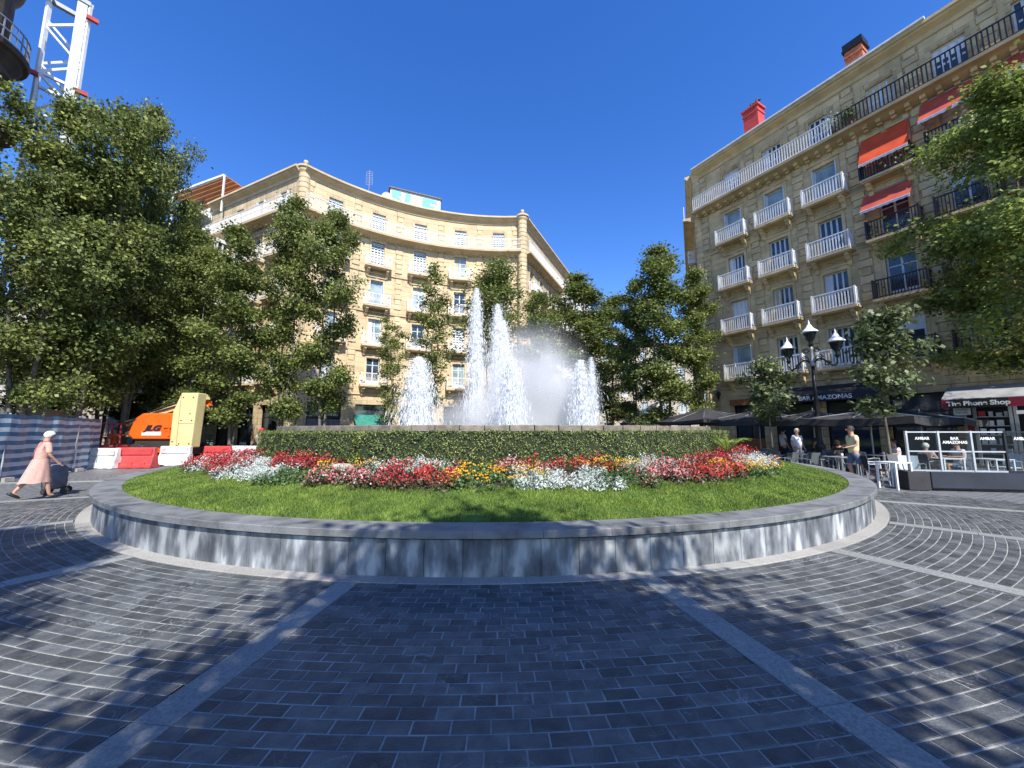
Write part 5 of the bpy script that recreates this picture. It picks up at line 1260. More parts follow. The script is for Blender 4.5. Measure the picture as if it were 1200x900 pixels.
# striped tarp fence
FE = thing('striped_tarp_fence', 'fence wrapped in a blue and white horizontally striped tarpaulin at the left', 'fence', (-17.3, 15.5, 0))
fp_ = [Vector((-14.9, 8.6, 0)), Vector((-16.15, 12.4, 0)), Vector((-17.35, 15.5, 0)), Vector((-18.5, 17.4, 0))]
NS = 15; Hf = 2.14
for i in range(3):
    p, q = fp_[i], fp_[i+1]; d = q-p; n = 26; nn = Vector((d.y, -d.x, 0)).normalized()
    for st in range(NS):
        b = MB(); z0 = .03+(Hf-.03)*st/NS; z1 = .03+(Hf-.03)*(st+1)/NS; vs = []
        for k in range(n+1):
            q_ = k/n; 
            for z in (z0, z1):
                w_ = .035*sin(q_*23+z*2.1+i)+.02*sin(q_*51-z*3)+.05*sin(z*1.5)*sin(q_*9+i*2); sag = -.035*sin(q_*pi*3)**2*z/Hf
                vs.append(p.lerp(q, q_)+nn*w_+Vector((0, 0, z+sag)))
        b.add(vs, [(2*k, 2*k+2, 2*k+3, 2*k+1) for k in range(n)]); b.build('tarp_stripe', 'tarp_b' if st % 2 == 0 else 'tarp_w', FE, True)
for p in fp_: b = MB(); b.tube([p+Vector((-.08, .08, 0)), p+Vector((-.08, .08, Hf+.04))], .03, 8); b.build('fence_post', 'silver_m', FE); b = MB(); b.box(-.3, .3, -.12, .12, 0, .13, Matrix.Translation(p+Vector((-.1, .1, 0)))); b.build('fence_foot', 'concrete', FE)
# plastic barriers
def barrier(u0, u1, Y, h, m, lab, ang=0, v=None):
    x0, x1 = xat(u0, Y), xat(u1, Y); L_ = x1-x0; T = thing('road_barrier', lab, 'barrier', ((x0+x1)/2, Y, 0), 'plastic road barriers'); mt = Matrix.Translation(((x0+x1)/2, Y, 0)) @ Matrix.Rotation(ang, 4, 'Z')
    pr = [(-.24, 0), (.24, 0), (.24, h*.14), (.19, h*.2), (.13, h*.55), (.09, h*.62), (.08, h*.96), (.05, h), (-.05, h), (-.08, h*.96), (-.09, h*.62), (-.13, h*.55), (-.19, h*.2), (-.24, h*.14)]
    R9 = Matrix.Rotation(pi/2, 4, 'Z'); g_ = L_*.24
    b = MB(); b.prism(pr, -L_/2+.02, L_/2-.02, mt @ R9)
    b.build('shell', m, T, bevel=.02)
    b = MB()
    for x in (-L_*.3, 0, L_*.3): b.box(x-.1, x+.1, -.262, -.2, .02, h*.28, mt)
    b.box(-L_/2+.1, L_/2-.1, -.135, -.1, h*.64, h*.9, mt)
    b.build('moulded_ribs', m, T, bevel=.01)
    b = MB(); b.lathe([(.05, 0), (.05, .04)], (0, 0, h-.005), 10); b.v = [tuple(mt @ Vector(v)) for v in b.v]; b.build('filler_cap', 'rubber', T)
barrier(99, 139, 16.9, .86, 'pwhite', 'scuffed white plastic barrier next to the striped fence', -.05)
barrier(134, 181, 17.15, .88, 'pred', 'red plastic barrier between the two white ones beside the orange lift', .03)
barrier(187, 223, 18.2, .9, 'pwhite', 'white plastic barrier under the cream counterweight of the lift', 0)
barrier(238, 270, 19.5, .85, 'pred', 'red plastic barrier mostly hidden behind the left flowers', 0)
barrier(271, 300, 19.8, .85, 'pwhite', 'white plastic barrier mostly hidden behind the left flowers', 0)
# boom lift
Yl = 19.3; x0 = xat(187, Yl); BLt = thing('boom_lift', 'orange self propelled boom lift with folded boom and cream counterweight panel', 'boom lift', (x0, Yl, 0)); T0 = Matrix.Translation((x0, Yl, 0))
b = MB(); b.prism([(-.95, 1.2), (1.16, 1.2), (1.2, 1.3), (1.2, 2.35), (1.1, 2.47), (-.6, 2.45), (-.95, 2.2), (-1.2, 1.45)], -.55, .9, T0); b.build('engine_cover', 'jorange', BLt, bevel=.06)
b = MB(); b.prism([(.5, 2.0), (.5, 2.3), (.9, 2.3), (.75, 1.6), (.6, 1.6)], -.57, -.55, T0); b.build('dark_decal', 'jorange', BLt)
text('lettering', 'JLG', .36, 'text_k', BLt, T0 @ Matrix.Translation((-.02, -.575, 1.62)) @ RX, .006, bold=.02, shear=.35, sx=1.35)
b = MB(); b.box(-.5, .42, -.58, -.55, 1.38, 1.56, T0); b.build('white_label', 'white', BLt)
b = MB(); b.box(.55, 1.15, -.62, -.45, 1.75, 2.2, T0).box(.75, .85, -.6, -.56, 1.35, 1.8, T0); b.build('side_step', 'jorange', BLt)
b = MB(); b.prism([(1.17, .82), (2.2, .82), (2.3, 3.42), (1.5, 3.42), (1.17, 2.5)], -.9, -.35, T0); b.build('counterweight', 'cream', BLt, bevel=.04)
b = MB(); b.box(1.5, 1.515, -.908, -.895, .84, 3.38, T0).box(1.515, 2.2, -.908, -.895, 1.95, 1.965, T0); b.build('panel_seam', 'wood', BLt)
for bx, bz in ((1.3, 1.1), (1.62, 1.0), (2.1, 1.0), (1.62, 3.2), (2.1, 3.2), (1.62, 2.1), (2.12, 2.1)): b = MB(); b.lathe([(.03, 0), (.03, .02)], n=8); mm = T0 @ Matrix.Translation((bx, -.9, bz)) @ RX; b.v = [tuple(mm @ Vector(v)) for v in b.v]; b.build('bolt', 'rubber', BLt)
b = MB(); b.box(-.9, .95, -.45, .75, .8, 1.2, T0); b.build('turntable', 'rubber', BLt)
for zz, yy, m in ((3.3, .1, 'cream'), (3.0, .3, 'jorange'), (2.75, .15, 'cream')):
    b = MB(); b.bar(T0 @ Vector((2.0, yy, zz)), T0 @ Vector((-1.9, yy, zz-1.35)), .22, .26); b.build('boom_section', m, BLt)
b = MB(); b.tube([T0 @ Vector((1.8, -.2, 3.15)), T0 @ Vector((0, -.25, 2.6)), T0 @ Vector((-1.8, -.2, 1.95))], .045, 6).tube([T0 @ Vector((1.7, -.1, 3.25)), T0 @ Vector((.2, -.2, 2.85)), T0 @ Vector((-1.6, 0, 2.2))], .035, 6); b.build('hydraulic_hose', 'rubber', BLt)
b = MB(); b.box(-1.9, 1.9, -.7, .8, .48, .8, T0); b.build('chassis', 'rubber', BLt)
b = MB(); b.prism([(-.0, .8), (.1, .62), (1.5, .55), (1.7, .72), (1.6, .8)], -.95, -.6, T0); b.build('lower_step', 'jorange', BLt)
for wx, wy in ((-.35, -.75), (-1.5, .7), (1.45, .7), (1.45, -.6)):
    m = T0 @ Matrix.Translation((wx, wy, .5)) @ Matrix.Rotation(pi/2, 4, 'X'); w_ = MB(); w_.lathe([(.3, -.19), (.46, -.18), (.5, -.12), (.5, .12), (.46, .18), (.3, .19)], n=24)
    for k in range(18): a = 2*pi*k/18; w_.bar((.5*cos(a), .5*sin(a), -.17), (.5*cos(a+.12), .5*sin(a+.12), .03), .05, .05); w_.bar((.5*cos(a+.17), .5*sin(a+.17), .17), (.5*cos(a+.05), .5*sin(a+.05), -.03), .05, .05)
    w_.v = [tuple(m @ Vector(v)) for v in w_.v]; wh = w_.build('wheel', 'rubber', BLt)
    r_ = MB(); r_.lathe([(.05, -.1), (.3, -.12), (.3, .12), (.05, .1)], n=16); r_.v = [tuple(m @ Vector(v)) for v in r_.v]; r_.build('rim', 'cream', wh)
b = MB()
for z in (.9, 1.4, 1.95): 
    for p, q in (((-2.9, -.4), (-1.7, -.4)), ((-2.9, .4), (-1.7, .4)), ((-2.9, -.4), (-2.9, .4)), ((-1.7, -.4), (-1.7, .4))): b.bar(T0 @ Vector((*p, z)), T0 @ Vector((*q, z)), .045)
for p in ((-2.9, -.4), (-1.7, -.4), (-2.9, .4), (-1.7, .4), (-2.3, -.4)): b.bar(T0 @ Vector((*p, .85)), T0 @ Vector((*p, 1.95)), .045)
b.box(-2.95, -1.65, -.45, .45, .82, .9, T0); b.build('basket', 'redpaint', BLt)
# parked scooters by the curved building
def scooter(x, y, rz, m, lab):
    T = thing('motor_scooter', lab, 'scooter', (x, y, 0)); T0 = Matrix.Translation((x, y, 0)) @ Matrix.Rotation(rz, 4, 'Z')
    for wx in (-.6, .62):
        mm = T0 @ Matrix.Translation((wx, 0, .25)) @ Matrix.Rotation(pi/2, 4, 'X'); w_ = MB(); w_.lathe([(.14, -.05), (.22, -.06), (.25, 0), (.22, .06), (.14, .05)], n=18); w_.v = [tuple(mm @ Vector(v)) for v in w_.v]; wh = w_.build('wheel', 'rubber', T)
        r_ = MB(); r_.lathe([(.02, -.04), (.14, -.04), (.14, .04), (.02, .04)], n=12); r_.v = [tuple(mm @ Vector(v)) for v in r_.v]; r_.build('rim', 'grey', wh)
    b = MB(); b.prism([(-.85, .55), (-.75, .72), (-.2, .74), (-.1, .4), (.25, .32), (.45, .95), (.55, .95), (.62, .5), (.3, .22), (-.1, .22), (-.35, .35), (-.75, .42)], -.17, .17, T0); b.build('bodywork', m, T, bevel=.03)
    b = MB(); b.prism([(-.8, .73), (-.75, .83), (-.35, .78), (-.1, .8), (-.1, .74)], -.15, .15, T0); b.build('seat', 'rubber', T, bevel=.02)
    b = MB(); b.tube([T0 @ Vector((.5, 0, .9)), T0 @ Vector((.42, 0, 1.05))], .04, 8).tube([T0 @ Vector((.38, -.33, 1.08)), T0 @ Vector((.42, 0, 1.05)), T0 @ Vector((.38, .33, 1.08))], .02, 8).tube([T0 @ Vector((.62, 0, .25)), T0 @ Vector((.5, 0, .95))], .035, 8); b.build('handlebar', 'rubber', T)
    b = MB(); b.prism([(.46, .95), (.52, .95), (.42, 1.4), (.38, 1.38)], -.17, .17, T0); b.build('windscreen', 'glass', T)
    b = MB(); b.ell(T0 @ Vector((.56, 0, .88)), (.06, .08, .07)); b.build('headlight', 'white', T)
scooter(xat(243, 22), 22, 2.2, 'teal', 'teal motor scooter parked behind the lift counterweight')
scooter(xat(281, 23), 23, 2.0, 'grey', 'grey motor scooter parked under the trees left of the hedge')

# ================================================================ PEOPLE
def skin_obj(name, verts, edges, radii, m, par, Mw, sub=2):
    me = bpy.data.meshes.new(name); me.from_pydata([tuple(v) for v in verts], edges, []); me.materials.append(M[m]); me.update()
    o = place(name, me, par, Mw); md = o.modifiers.new('skin', 'SKIN'); md.use_smooth_shade = True
    sv = me.skin_vertices[0].data
    for i, r in enumerate(radii): sv[i].radius = r if hasattr(r, '__len__') else (r, r)
    sv[0].use_root = True
    s_ = o.modifiers.new('sub', 'SUBSURF'); s_.levels = s_.render_levels = sub
    return o
def person(label, pos, heading, hgt=1.72, top='whitecloth', bottom='denim', hair='hair_d', kneeL=(-.1, .03, .5), ankL=(-.1, 0, .09), kneeR=(.1, .03, .5), ankR=(.1, 0, .09), elbL=(-.27, -.02, 1.14), wriL=(-.29, .08, .90), elbR=(.27, -.02, 1.14), wriR=(.29, .08, .90), pel=(0, 0, .93), lean=0., shorts=True, skirt=None, sleeves=.5, shoes='shoe', cap=None, belly=0, hairlen=0, socks=False):
    """local frame: x right, y forward; heading = angle of forward from +Y, clockwise"""
    T = thing('person', label, 'person', pos); k = hgt/1.75
    Mw = Matrix.Translation(pos) @ Matrix.Rotation(-heading, 4, 'Z') @ Matrix.Scale(k, 4)
    P = Vector(pel); V = Vector; up = Matrix.Rotation(-lean, 3, 'X')
    def tq(x, y, z): return P+up @ V((x, y, z-.93))
    waist, chest, neck, h1, h2, h3 = tq(0, -.005, 1.08), tq(0, .0, 1.3), tq(0, .0, 1.46), tq(0, .02, 1.56), tq(0, .035, 1.64), tq(0, .02, 1.72)
    shL, shR = tq(-.17, 0, 1.41), tq(.17, 0, 1.41)
    vs = [P, waist, chest, neck, h1, h2, h3]; ed = [(0, 1), (1, 2), (2, 3), (3, 4), (4, 5), (5, 6)]; rr = [(.15, .11), (.135, .10+belly), (.15, .11), (.052, .052), (.068, .078), (.078, .095), (.055, .065)]
    def chain(base, pts, rs):
        i0 = base
        for p, r in zip(pts, rs): vs.append(V(p)); rr.append(r); ed.append((i0, len(vs)-1)); i0 = len(vs)-1
        return i0
    for hx, kn, an in ((-.09, kneeL, ankL), (.09, kneeR, ankR)):
        hp = P+V((hx, 0, -.05)); kn = V(kn); an = V(an); cf = kn.lerp(an, .35)
        fwd = V((0, 1, 0)); d = (an-kn).normalized(); fd = (fwd-d*fwd.dot(d)*.9).normalized()
        chain(0, [hp, hp.lerp(kn, .5), kn, cf+V((0, -.015, 0)), an, an+fd*.09-V((0, 0, .045)), an+fd*.17-V((0, 0, .055))], [.085, .075, .055, .055, .036, .038, .026])
    hands = []
    for s_, sh, el, wr in ((-1, shL, elbL, wriL), (1, shR, elbR, wriR)):
        el = V(el)+tq(0, 0, 1.41)-V((0, 0, 1.41)) if lean else V(el); wr = V(wr)+(tq(0, 0, 1.41)-V((0, 0, 1.41)) if lean else V((0, 0, 0)))
        d = (wr-el).normalized(); pm_ = wr+d*.05
        w = chain(2, [sh, sh.lerp(el, .5), el, wr, pm_], [.055, .046, .036, .024, (.032, .018)])
        sd = d.cross(V((0, 1, 0))).normalized() if abs(d.y) < .9 else V((1, 0, 0)); nn = sd.cross(d)
        for f, L_ in ((-1.5, .06), (-.5, .075), (.5, .08), (1.5, .07)):
            b0 = pm_+sd*f*.017+d*.03; chain(w, [b0, b0+d*L_*.5+nn*.008, b0+d*L_*.85+nn*.03], [.009, .0085, .007])
        chain(w, [pm_+nn*.03-d*.02+sd*-.02, pm_+nn*.045+d*.02-sd*.028], [.011, .009])
        hands.append(wr)
    skin_obj('body', vs, ed, rr, 'skin', T, Mw, 1)
    # shirt
    vs = [P+V((0, 0, -.07)), waist, chest, tq(0, 0, 1.42)]; ed = [(0, 1), (1, 2), (2, 3)]; rr = [(.168, .13+belly), (.158, .125+belly), (.172, .132), (.085, .07)]
    for s_, sh, el in ((-1, shL, elbL), (1, shR, elbR)):
        el = V(el)+(tq(0, 0, 1.41)-V((0, 0, 1.41)) if lean else V((0, 0, 0))); vs += [sh+V((s_*.01, 0, 0)), V(sh).lerp(el, sleeves)]; n = len(vs); rr += [.07, .062]; ed += [(2, n-2), (n-2, n-1)]
    skin_obj('shirt' if not skirt else 'dress_top', vs, ed, rr, top, T, Mw, 2)
    if skirt:
        b = MB(); n = 40; rows = 9; vs = []
        for j in range(rows+1):
            q = j/rows; z = P.z+.1-(P.z+.1-.42)*q
            for i in range(n):
                a = 2*pi*i/n; r = .15+.05*q**.8; pl = 1+(.035*sin(a*11+q)+.03*sin(a*7+2*q))*q
                lg = V(kneeL) if sin(a) < 0 else V(kneeR)
                vs.append((r*cos(a)*pl*1.05+P.x*(1-q), r*.95*sin(a)*pl+(.02-.05*q)+.10*q*(1 if sin(a) > 0 else -1)*abs(sin(a)), z+.012*sin(a*5)))
        b.add(vs, [(j*n+i, j*n+(i+1) % n, (j+1)*n+(i+1) % n, (j+1)*n+i) for j in range(rows) for i in range(n)])
        place('skirt', b.mesh('skirt', skirt, True), T, Mw)
    else:
        vs = [P+V((0, 0, .06)), P]; ed = [(0, 1)]; rr = [(.158, .122+belly*.7), (.165, .13)]
        for hx, kn, an in ((-.09, kneeL, ankL), (.09, kneeR, ankR)):
            hp = P+V((hx, 0, -.06)); kn = V(kn); pts = [hp, hp.lerp(kn, .5), hp.lerp(kn, .86)]; rs = [.102, .096, .086]
            if not shorts: pts = [hp, hp.lerp(kn, .5), kn, kn.lerp(V(an), .9)]; rs = [.102, .092, .074, .062]
            i0 = 1
            for p, r in zip(pts, rs): vs.append(p); rr.append(r); ed.append((i0, len(vs)-1)); i0 = len(vs)-1
        skin_obj('shorts' if shorts else 'trousers', vs, ed, rr, bottom, T, Mw, 2)
    # hair / cap: shell over the back and top of the head, open at the face
    def shell(name, m, grow, zcut, ycut):
        b = MB(); n, r_ = 18, 12; hc = h2+V((0, -.005, .012)); vs = []
        for j in range(r_+1):
            ph = pi*.72*j/r_
            for i in range(n):
                a = 2*pi*i/n; front = max(0, sin(a)); p_ = min(ph, pi*(.72-.42*front**.6)) if hairlen == 0 else min(ph, pi*(.78-.46*front**.6))
                w_ = 1+.03*sin(a*9+j*2)
                vs.append(hc+up @ V(((.088+grow)*sin(p_)*cos(a)*w_, (.106+grow)*sin(p_)*sin(a)*w_, (.104+grow)*cos(p_)*w_)))
        b.add(vs, [(j*n+i, j*n+(i+1) % n, (j+1)*n+(i+1) % n, (j+1)*n+i) for j in range(r_) for i in range(n)]); return place(name, b.mesh(name, m, True), T, Mw)
    shell('hair', hair, .006+hairlen*.02, 0, 0)
    if cap:
        shell('cap', cap, .016, 0, 0); b = MB(); b.box(-.06, .06, .09, .19, -.004, .004, Matrix.Translation(h2+V((0, .0, .06))) @ Matrix.Rotation(-.2, 4, 'X')); place('cap_brim', b.mesh('cap_brim', cap), T, Mw)
    b = MB(); b.ell(h2+V((0, .1, -.01)), (.014, .022, .024)); [b.ell(h2+V((s_*.08, 0, -.005)), (.012, .022, .032)) for s_ in (-1, 1)]; place('nose_and_ears', b.mesh('nose_and_ears', 'skin', True), T, Mw)
    b = MB(); [b.ell(h2+V((s_*.03, .088, .02)), (.012, .008, .007)) for s_ in (-1, 1)]; place('eyes', b.mesh('eyes', 'dark'), T, Mw)
    b = MB(); b.ell(h2+V((0, .085, -.045)), (.024, .01, .007)); place('mouth', b.mesh('mouth', 'redcloth'), T, Mw)
    if shoes:
        for kn, an in ((kneeL, ankL), (kneeR, ankR)):
            an = V(an); d = (an-V(kn)).normalized(); fd = (V((0, 1, 0))-d*d.y*.9).normalized(); s_ = (V((1, 0, 0))); u_ = s_.cross(fd).normalized()
            mm = Matrix((s_, fd, u_)).transposed().to_4x4(); mm.translation = an-u_*.05+fd*.05
            b = MB(); b.ell((0, 0, 0), (.052, .15, .045), 12, 8); b.v = [tuple(mm @ V((x, y*(1 if y > 0 else .95), max(z, -.036)))) for x, y, z in b.v]; place('shoe', b.mesh('shoe', shoes, True), T, Mw)
    return T, Mw
# woman with shopping trolley
wp = gp(40, 585)
T, Mw = person('elderly woman in a pink dress walking beside the striped fence pushing a shopping trolley', wp, radians(22), 1.60, top='pinkdress', skirt='pinkdress', hair='hair_w', kneeL=(-.1, -.1, .50), ankL=(-.1, -.34, .20), kneeR=(.1, .16, .5), ankR=(.1, .22, .09), elbL=(-.27, -.06, 1.14), wriL=(-.27, .06, .93), elbR=(.25, .02, 1.14), wriR=(.22, .2, .92), lean=.12, sleeves=.95)
b = MB(); b.tube([(.1, .08, 1.46), (.05, .02, 1.49), (0, -.06, 1.42), (-.06, -.085, 1.25), (-.14, -.1, 1.08), (-.19, -.02, .98)], .007, 6); place('bag_strap', b.mesh('bag_strap', 'pred'), T, Mw)
tp = gp(63, 579); H48 = Matrix.Translation(tp) @ Matrix.Rotation(-radians(48), 4, 'Z')
TR = thing('shopping_trolley', 'dark grey padded shopping trolley on small black wheels pushed by the woman', 'shopping trolley', tp)
b = MB(); n = 18; vs = []
for z, rx, ry in ((.14, .2, .15), (.2, .25, .2), (.34, .26, .21), (.36, .245, .2), (.5, .27, .21), (.52, .25, .2), (.66, .24, .19), (.74, .17, .13), (.76, .02, .02)):
    for i in range(n): a = 2*pi*i/n; vs.append(H48 @ Vector((rx*cos(a)*(1+.05*cos(2*a)**2), ry*sin(a), z)))
b.add(vs, [(j*n+i, j*n+(i+1) % n, (j+1)*n+(i+1) % n, (j+1)*n+i) for j in range(8) for i in range(n)]+[tuple(range(n))[::-1]]); b.build('bag', 'greycloth', TR, True)
for x, y in ((-.2, -.12), (.2, -.12), (-.18, .2), (.18, .2)):
    mm = H48 @ Matrix.Translation((x, y, .09)) @ Matrix.Rotation(pi/2, 4, 'Y'); b = MB(); b.lathe([(.03, -.02), (.085, -.022), (.09, 0), (.085, .022), (.03, .02)], n=16); b.v = [tuple(mm @ Vector(v)) for v in b.v]; b.build('wheel', 'rubber', TR)
b = MB(); b.tube([H48 @ Vector((-.15, -.18, .1)), H48 @ Vector((-.14, -.3, .95)), H48 @ Vector((.14, -.3, .95)), H48 @ Vector((.15, -.18, .1))], .012, 6).tube([H48 @ Vector((-.2, -.12, .1)), H48 @ Vector((.2, -.12, .1))], .012, 6).tube([H48 @ Vector((.25, .2, .1)), H48 @ Vector((.3, .28, .25))], .012, 6); b.build('frame', 'rubber', TR)
# man in yellow
person('man in a pale yellow shirt and denim shorts walking left past the terrace tables', gp(1004, 566), radians(-78), 1.76, top='yellowshirt', bottom='denim', hair='hair_d', kneeR=(.09, .08, .51), ankR=(.09, .02, .09), kneeL=(-.09, -.16, .5), ankL=(-.09, -.5, .2), elbL=(-.25, .02, 1.16), wriL=(-.2, .24, 1.1), elbR=(.25, .0, 1.16), wriR=(.2, .22, 1.1), sleeves=.62, shoes='shoe', belly=.015)
person('white haired man in a white shirt standing among the back terrace tables', Vector((xat(937, 16.2), 16.2, 0)), radians(170), 1.70, top='whitecloth', bottom='greycloth', hair='hair_w', shorts=False, belly=.05, sleeves=.7, elbL=(-.3, -.05, 1.15), wriL=(-.36, -.02, .92))
person('waiter in a pale shirt at the back of the terrace near the bar door', Vector((xat(920, 18.3), 18.3, 0)), radians(100), 1.72, top='whitecloth', bottom='dark', shorts=False, hair='hair_d')
person('person in a white shirt and red cap seen over the left end of the hedge', Vector((xat(303, 20), 20, 0)), radians(20), 1.74, top='whitecloth', bottom='denim', cap='redcloth', shorts=False)
person('site worker with blue helmet and orange vest beside the lift basket', Vector((xat(131, 20.5), 20.5, 0)), radians(120), 1.76, top='vest', bottom='denim', cap='blueplastic', shorts=False, sleeves=.3)
def seated(label, pos, heading, **k):
    return person(label, pos, heading, k.pop('hgt', 1.72), pel=(0, 0, .5), kneeL=(-.1, .42, .52), ankL=(-.1, .44, .09), kneeR=(.1, .42, .52), ankR=(.1, .40, .09), elbL=(-.26, .08, .78), wriL=(-.15, .32, .78), elbR=(.26, .08, .78), wriR=(.15, .32, .78), **k)

# ================================================================ BAR TERRACE
def chair(x, y, rz, m, lab, fm='silver_m'):
    T = thing('terrace_chair', lab, 'chair', (x, y, 0), 'terrace chairs'); mt = Matrix.Translation((x, y, 0)) @ Matrix.Rotation(rz, 4, 'Z')
    for sx_ in (-1, 1):
        for p, q in (((sx_*.24, -.22, 0), (sx_*.22, -.2, .64)), ((sx_*.24, .24, 0), (sx_*.21, .2, .44))): b = MB(); b.tube([mt @ Vector(p), mt @ Vector(q)], .014, 6); b.build('leg', fm, T)
        b = MB(); b.tube([mt @ Vector((sx_*.24, -.22, .62)), mt @ Vector((sx_*.26, .0, .655)), mt @ Vector((sx_*.25, .22, .64)), mt @ Vector((sx_*.22, .22, .44))], .014, 6); b.build('armrest', fm, T)
    b = MB(); b.box(-.22, .22, -.2, .24, .42, .455, mt); b.build('seat', m, T, bevel=.012)
    b = MB(); n = 6; vs = []
    for i in range(n+1):
        x_ = -.22+.44*i/n; c__ = .04*(1-(x_/.22)**2)
        for z, o_ in ((.46, 0), (.62, -.03), (.86, -.08)): vs += [mt @ Vector((x_, -.2-c__+o_, z)), mt @ Vector((x_, -.175-c__+o_, z))]
    fs = []
    for i in range(n):
        for j in range(2): a = i*6+j*2; fs += [(a, a+6, a+8, a+2), (a+1, a+3, a+9, a+7)]
        a = i*6+4; fs.append((a, a+6, a+7, a+1))
    b.add(vs, fs); b.build('backrest', m, T)
def table(x, y, rz, lab, m='white_m', s=.36, h=.74):
    T = thing('terrace_table', lab, 'table', (x, y, 0), 'terrace tables'); mt = Matrix.Translation((x, y, 0)) @ Matrix.Rotation(rz, 4, 'Z')
    b = MB(); b.box(-s, s, -s, s, h-.03, h, mt); b.build('tabletop', m, T, bevel=.008)
    for sx_ in (-1, 1):
        for sy_ in (-1, 1): b = MB(); b.box(sx_*(s-.03)-.022, sx_*(s-.03)+.022, sy_*(s-.03)-.022, sy_*(s-.03)+.022, 0, h-.03, mt); b.build('leg', m, T)
    return T
TT = [(1050, 11.0, .12, 'white_m', 'white steel table at the near edge of the terrace, closest to the glass screens'),
      (986, 13.2, .2, 'grey', 'grey table behind the man in the yellow shirt'),
      (940, 15.0, -.3, 'grey', 'grey table in front of the white haired man'), (1035, 14.2, .2, 'grey', 'grey table of the seated guest in dark clothes'),
      (900, 16.6, .1, 'grey', 'farthest left terrace table near the flower bed tip'), (1108, 12.6, 0, 'white_m', 'white table right behind the first glass screens'), (1165, 12.2, .1, 'white_m', 'white table behind the glass screens by the phone shop'), (972, 16.4, .1, 'grey', 'grey table deep under the middle parasol')]
for u, Y, rz, m, lab in TT: table(xat(u, Y), Y, rz, lab, m, .27 if Y < 12 else .34)
CC = [(1071, 11.6, 2.6, 'shutter', 'pale chair right of the white near table', 'white_m'), (1027, 11.9, -2.0, 'black', 'chair with dark back left of the white near table', 'white_m'), (1060, 12.2, 3.3, 'terrgrey', 'grey chair behind the white near table', 'white_m'),
      (925, 14.0, .5, 'terrgrey', 'grey woven chair beside the tip of the flower bed, leftmost of two', 'grey'), (949, 13.6, .35, 'terrgrey', 'grey woven chair beside the flower bed tip, right of its twin', 'grey'),
      (964, 13.6, -1.5, 'terrgrey', 'dark chair at the left of the grey table behind the walking man', 'grey'), (1003, 13.8, 2.1, 'terrgrey', 'grey chair right of the walking man', 'silver_m'), (985, 14.2, 3.0, 'black', 'black chair behind the grey middle table', 'silver_m'),
      (913, 15.8, -1.2, 'terrgrey', 'small grey chair left of the white haired man', 'grey'), (965, 15.4, 1.7, 'terrgrey', 'grey chair right of the white haired man', 'grey'), (890, 17.2, .5, 'terrgrey', 'farthest left chair of the terrace', 'grey'),
      (1018, 14.0, -1.5, 'shutter', 'pale chair facing the seated guest in dark clothes', 'silver_m'), (1052, 14.3, 1.6, 'black', 'chair of the seated guest in dark clothes', 'silver_m'), (1089, 12.8, -1.5, 'black', 'chair of the pink dressed woman behind the glass', 'silver_m'), (1127, 12.8, 1.6, 'shutter', 'chair of the white shirted man behind the glass', 'silver_m'), (1182, 12.6, 1.6, 'shutter', 'empty pale chair behind the glass by the phone shop', 'silver_m'), (985, 16.9, 2.5, 'black', 'black chair deep under the middle parasol', 'grey'), (958, 17.0, -.8, 'black', 'black chair near the bar door', 'grey')]
for u, Y, rz, m, lab, fm in CC: chair(xat(u, Y), Y, rz, m, lab, fm)
seated('man in dark trousers and white shirt seated left of the glass screens', Vector((xat(1052, 14.3), 14.3, 0)), radians(-75), top='whitecloth', bottom='greycloth', shorts=False)
seated('woman in pink seated behind the first glass screen', Vector((xat(1089, 12.8), 12.8, 0)), radians(70), top='pinkdress', bottom='pinkdress', hair='hair_w', hgt=1.6)
seated('man in a white shirt seated behind the second glass screen', Vector((xat(1127, 12.8), 12.8, 0)), radians(-80), top='whitecloth', bottom='denim')
seated('guest in dark clothes seated deep under the middle parasol', Vector((xat(985, 16.9), 16.9, 0)), radians(-100), top='greycloth', bottom='dark', shorts=False)
seated('guest in black seated at the table near the bar door', Vector((xat(958, 17.0), 17.0, 0)), radians(60), top='black', bottom='dark', shorts=False)
for u, Y, c in ((986, 13.2, 1), (940, 15.0, 2), (1035, 14.2, 3), (1050, 11.0, 4)):
    if c == 4: continue
    p = Vector((xat(u, Y)+.1, Y, .741)); b = MB(); b.lathe([(.03, 0), (.036, .1), (.033, .1), (.028, .01)], p, 12); tag(b.build('drinking_glass', 'white', None, True, at=p), ['white cup on the grey table behind the walking man', 'white cup on the table before the white haired man', 'white cup on the table of the seated guest'][c-1], 'cup')
